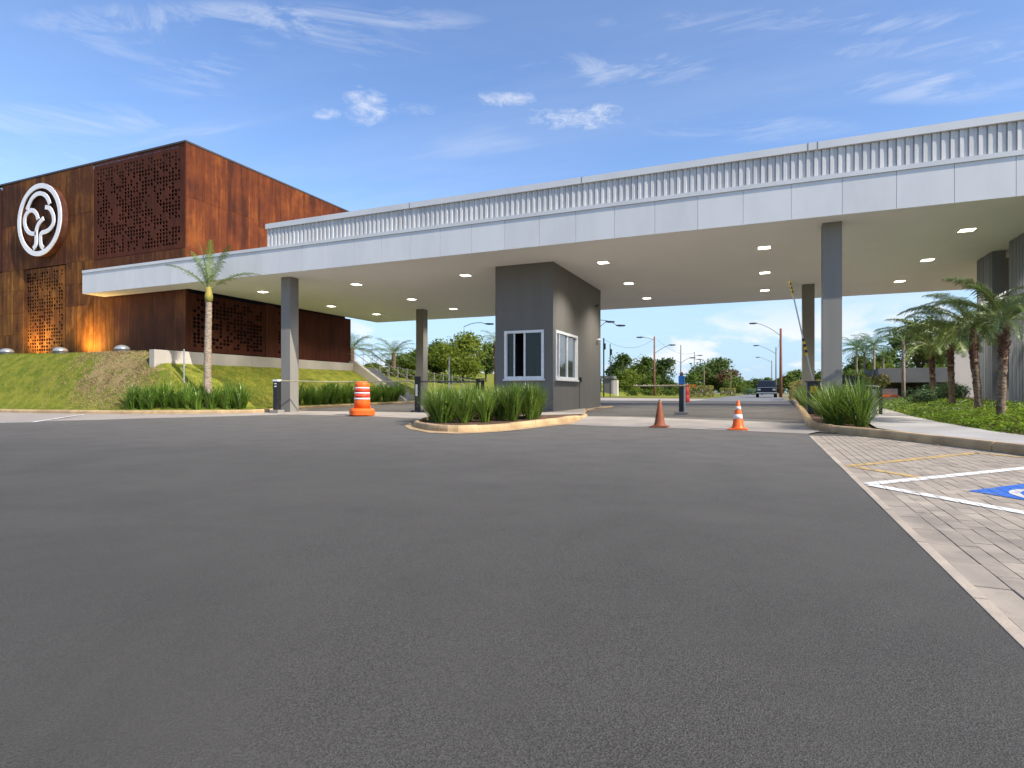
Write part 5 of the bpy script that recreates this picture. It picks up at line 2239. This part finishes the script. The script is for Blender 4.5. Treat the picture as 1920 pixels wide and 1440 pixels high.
for k0, k1, nst in ((.86, 1.0, 7), (.25, .42, 6)):
    for k in range(nst):
        s0, s1 = k0 + (k1 - k0) * k / nst, k0 + (k1 - k0) * (k + 1) / nst
        mb = MB()
        mb.tube([base + ax * s0, base + ax * s1], .027 if k0 > .5 else .038, 8)
        mb.build('stripe', 'yellow' if k % 2 == 0 else 'black_metal', am)

# turnstile hood right of the front column
p = on_Y(1600, 736, 19.4)
z = gz(19.4) + .13
t = thing('turnstile', 'black hooded turnstile with a pale rail beside the footpath', 'turnstile', (p.x, 19.4, z))
mb = MB()
hood = [(-.62, 1.00), (-.58, 1.24), (-.4, 1.36), (-.1, 1.34), (.16, 1.24), (.36, 1.10), (.34, 1.06), (.0, 1.02)]
vs = [(p.x + a, 19.25, b) for a, b in hood] + [(p.x + a, 19.62, b) for a, b in hood]
nh = len(hood)
fs = [tuple(range(nh - 1, -1, -1)), tuple(range(nh, 2 * nh))] + [(i, (i + 1) % nh, nh + (i + 1) % nh, nh + i) for i in range(nh)]
mb.add(vs, fs)
mb.build('hood', 'black_metal', t)
mb = MB()
mb.tube([(p.x - .3, 19.2, 1.04), (p.x + .1, 19.2, .99), (p.x + .58, 19.2, .99), (p.x + .64, 19.2, .95), (p.x + .64, 19.2, z)], .045, 8)
mb.build('rail', 'black_metal', t, True)
mb = MB()
mb.box(p.x - .22, p.x + .55, 19.18, 19.3, 1.035, 1.055)
mb.build('rail_cap', 'reflective', t)
for xx in (-.5, .52):
    mb = MB()
    mb.box(p.x + xx - .05, p.x + xx + .05, 19.38, 19.5, z, 1.0)
    mb.build('leg', 'steel', t)

# ================================================================== FLUTED BUILDING ON THE RIGHT
fb = thing('fluted_building', 'grey vertically fluted building standing behind the date palms', 'building', (7.2, 20, .2))


def fluted(x, y0, y1, z0, z1, pitch=.115):
    mb = MB()
    n = int((y1 - y0) / pitch)
    pts = []
    rr = random.Random(5)
    for k in range(n):
        y = y0 + k * pitch
        a = rr.uniform(.035, .055)
        for q, d in ((0, 0), (.12, a), (.5, a * 1.1), (.62, 0)):
            pts.append((y + q * pitch, d))
    pts.append((y1, 0))
    vs = [(x - d, y, z0) for y, d in pts] + [(x - d, y, z1) for y, d in pts]
    m = len(pts)
    mb.add(vs, [(i + 1, i, m + i, m + i + 1) for i in range(m - 1)])
    mb.box(x + .002, x + .3, y0, y1, z0, z1)
    return mb.build('fluted_wall', 'fluted', fb)


fluted(6.58, 22.95, 24.5, .1, SOF - .003)
fluted(6.62, 16.9, 21.8, .1, SOF - .003)
mb = MB()
mb.box(7.1, 7.4, 21.4, 23.3, .1, SOF - .003)
mb.box(6.9, 9.5, 24.2, 24.48, .1, SOF - .003)
mb.build('recess_wall', 'recess_grey', fb)
mb = MB()
mb.box(7.06, 7.098, 21.85, 22.35, .6, 4.95)
w_ = mb.build('window', 'dark_glass', fb)
mb = MB()
for zz in (.6, 3.0, 4.6, 4.9):
    mb.box(7.03, 7.058, 21.8, 22.4, zz, zz + .05)
mb.box(7.03, 7.058, 22.36, 22.42, .6, 4.95)
mb.build('frame', 'white_frame', w_)

# pale wall and low pavilion beyond
p0, p1 = on_Y(1786, 736, 36), on_Y(1845, 736, 36)
t = thing('garden_wall', 'pale rendered wall rising behind the date palm trunks', 'wall', ((p0.x + p1.x) / 2, 36, .3))
mb = MB()
mb.bbox(p0.x, p1.x + 2, 36, 36.3, .2, 2.95, .02)
mb.build('wall', 'render_white', t)
PV = 46.0
q0, q1 = on_Y(1655, 736, PV), on_Y(1792, 736, PV)
pav = thing('pavilion', 'low grey pavilion with dark glazing behind the palms', 'building', ((q0.x + q1.x) / 2, PV, .35))
zz0, zf0, zf1 = .3, CAM_H + 19 * 38 / FOC, CAM_H + 46 * 38 / FOC
mb = MB()
mb.bbox(q0.x - .4, q1.x + .5, PV - .9, PV + 5, zf0, zf1, .02)
mb.build('roof', 'render_grey', pav)
mb = MB()
mb.box(q0.x + 2.6, q1.x, PV + .3, PV + 4, zz0, zf0)
mb.box(q0.x, q0.x + 2.6, PV + 2.5, PV + 4, zz0, zf0)
mb.build('wall', 'render_grey', pav)
for k in range(3):
    x0 = q0.x + 2.7 + k * .95
    mb = MB()
    mb.box(x0, x0 + .85, PV + .24, PV + .29, zz0 + .1, zf0 - .1)
    w_ = mb.build('window', 'dark_glass', pav)
    mb = MB()
    mb.box(x0 - .05, x0 + .0, PV + .2, PV + .3, zz0, zf0)
    mb.box(x0, x0 + .85, PV + .2, PV + .235, zf0 - .35, zf0 - .3)
    mb.build('frame', 'white_frame', w_)
a, b_ = on_Y(1588, 736, 47), on_Y(1655, 736, 47)
t = thing('stone_wall', 'rough brown stone wall behind the slender palm stems', 'wall', ((a.x + b_.x) / 2, 47, .35))
mb = MB()
mb.bbox(a.x, b_.x, 47, 47.4, .2, 2.0, .05)
mb.build('wall', 'stone_wall', t)
# bench with orange seat
p = on_Y(1668, 742, 37)
t = thing('bench', 'orange bench on the lawn in front of the low pavilion', 'bench', (p.x, 37, .35))
mb = MB()
mb.bbox(p.x - .4, p.x + .4, 36.8, 37.2, .62, .72, .02)
mb.build('seat', 'orange_plastic', t)
mb = MB()
mb.bbox(p.x - .4, p.x + .4, 37.2, 37.26, .72, 1.05, .02)
mb.build('backrest', 'pole_grey', t)
for s in (-.34, .34):
    mb = MB()
    mb.box(p.x + s - .03, p.x + s + .03, 36.85, 37.2, .3, .62)
    mb.build('leg', 'orange_plastic', t)
sheet('verge', [(2.6, 31), (5, 31), (18, 33), (18, 70), (2.8, 70)], .05, 'lawn')

# slender palms and trees over there
for k, (u, f, vc, lab, nf, L) in enumerate([(1606, 44, 652, 'slender palm, first from the front column', 20, 1.5), (1621, 42, 662, 'slender palm, second from the front column', 20, 1.5),
                                            (1639, 40, 648, 'taller slender palm, third from the front column', 20, 1.6), (1656, 46, 668, 'slender palm half hidden by yellow foliage', 18, 1.4)]):
    far_palm(u, f, vc, lab, nf, L, 'frond', gz(42), .07, 20 + k, 'slender palms beyond the footpath', bark='bark_pale')
far_palm(1694, 33, 640, 'bare palm with few tattered fronds and pale double stem', 7, 1.4, 'frond_dark', gz(30), .09, 31, bark='bark_pale')
for k, (u, f) in enumerate([(1612, 41), (1630, 43), (1645, 39), (1670, 40)]):
    g = at_f(u, 736, f)
    shrub('yellow_shrub', g.x, g.y, gz(g.y) + .9, .8, .8, .55, 'crown_yellow' if k % 2 else 'hedge_gold', 'yellow leaved shrub among the slender palm stems', 'shrub',
          'yellow shrubs among the palm stems', 600, .09)
for k, (u, f) in enumerate([(1588, 46), (1650, 47), (1700, 49), (1760, 50)]):
    tree(u, f + 8, (694, 680, 664, 655)[k], 745, (70, 90, 130, 90)[k], ('crown_green', 'crown_yellow', 'crown_green', 'crown_yellow')[k],
         ('rounded green tree low behind the front column', 'yellow green tree behind the stone wall', 'green tree over the pavilion roof', 'bright green tree rising behind the pale wall')[k],
         70 + k, gz(50), 9, .13, 2200, .2)
tree(1606, 60, 660, 745, 60, 'crown_green', 'leafy tree behind the slender palms close to the front column', 81, gz(50), 10, .14, 3000, .12)
tree(1652, 58, 652, 745, 72, 'crown_yellow', 'bright leafy tree behind the slender palms over the stone wall', 82, gz(50), 11, .14, 3600, .12)
tree(1722, 40, 596, 745, 120, 'crown_dark', 'dark leafy tree towering behind the date palms', 75, gz(40), 13, .13, 4600, .45)
tree(1790, 44, 600, 745, 120, 'crown_green', 'tall green tree behind the fluted building end', 76, gz(40), 13, .14, 4200, .4)
for k, (u, y) in enumerate([(1722, 24.0), (1735, 26.5), (1765, 26.0), (1782, 24.5)]):
    x = on_Y(u, 736, y).x
    shrub('blue_green_shrub', x, y, bed_h(x, y), .55, .5, .38, 'shrub_blue', ('blue green shrub before the last date palm', 'blue green shrub just behind the last date palm', 'blue green shrub between the last two date palms',
          'blue green shrub nearest the pale wall')[k], 'shrub',
          'blue green shrubs in the bed', 1100, .045)
for k in range(5):
    x, y = 5.6 + .18 * k, 24.9 + .2 * k
    plant('flax_plant', flax, x, y, bed_h(x, y), 'upright grassy clump at the foot of the pale wall', 'grassy clumps before the pale wall', .62)


# overhead cables along the avenue
for (u0, v0, f0, u1, v1, f1, lab) in ((1227, 632, 80, 1302, 661, 115, 'thin overhead cable from the double armed lamp post to the utility pole'),
                                      (1132, 636, 62, 1227, 634, 80, 'thin overhead cable from the taller slender pole to the double armed lamp post'),
                                      (1464, 618, 71, 1455, 653, 97, 'thin overhead cable between the rust brown post and the grey post behind it')):
    a, b = at_f(u0, v0, f0), at_f(u1, v1, f1)
    pts = [a.lerp(b, k / 10) - Vector((0, 0, 1.1 * (1 - (k / 5 - 1) ** 2))) for k in range(11)]
    mb = MB()
    mb.tube(pts, .014, 4)
    tag(mb.build('overhead_cable', 'black_metal'), lab, 'cable')

# dry leaves and grit gathered along the kerbs
r = random.Random(99)
mb = MB()
for poly, side in ((RK, -1), (nose_xy, 1), (LK, -1)):
    cs = catmull([tuple(p) for p in poly], 4)
    for i in range(len(cs) - 1):
        a, b = Vector(cs[i]), Vector(cs[i + 1])
        n_ = Vector((-(b - a).y, (b - a).x)).normalized()
        for k in range(int((b - a).length * 5) + 1):
            p = a.lerp(b, r.random()) + n_ * side * abs(r.gauss(0.02, .16))
            if p.y > 24:
                continue
            q = Vector((p.x, p.y, gz(p.y) + .014))
            s_ = r.uniform(.008, .03)
            al = r.uniform(0, 6.28)
            dx = Vector((cos(al), sin(al), r.uniform(-.2, .3))) * s_
            dy = Vector((-sin(al), cos(al), r.uniform(-.2, .3))) * s_ * .5
            mb.add([q - dx, q + dy, q + dx, q - dy], [(0, 1, 2, 3)])
mb.build('fallen_leaves', 'dry_blade', None, kind='stuff')

bpy.context.view_layer.update()
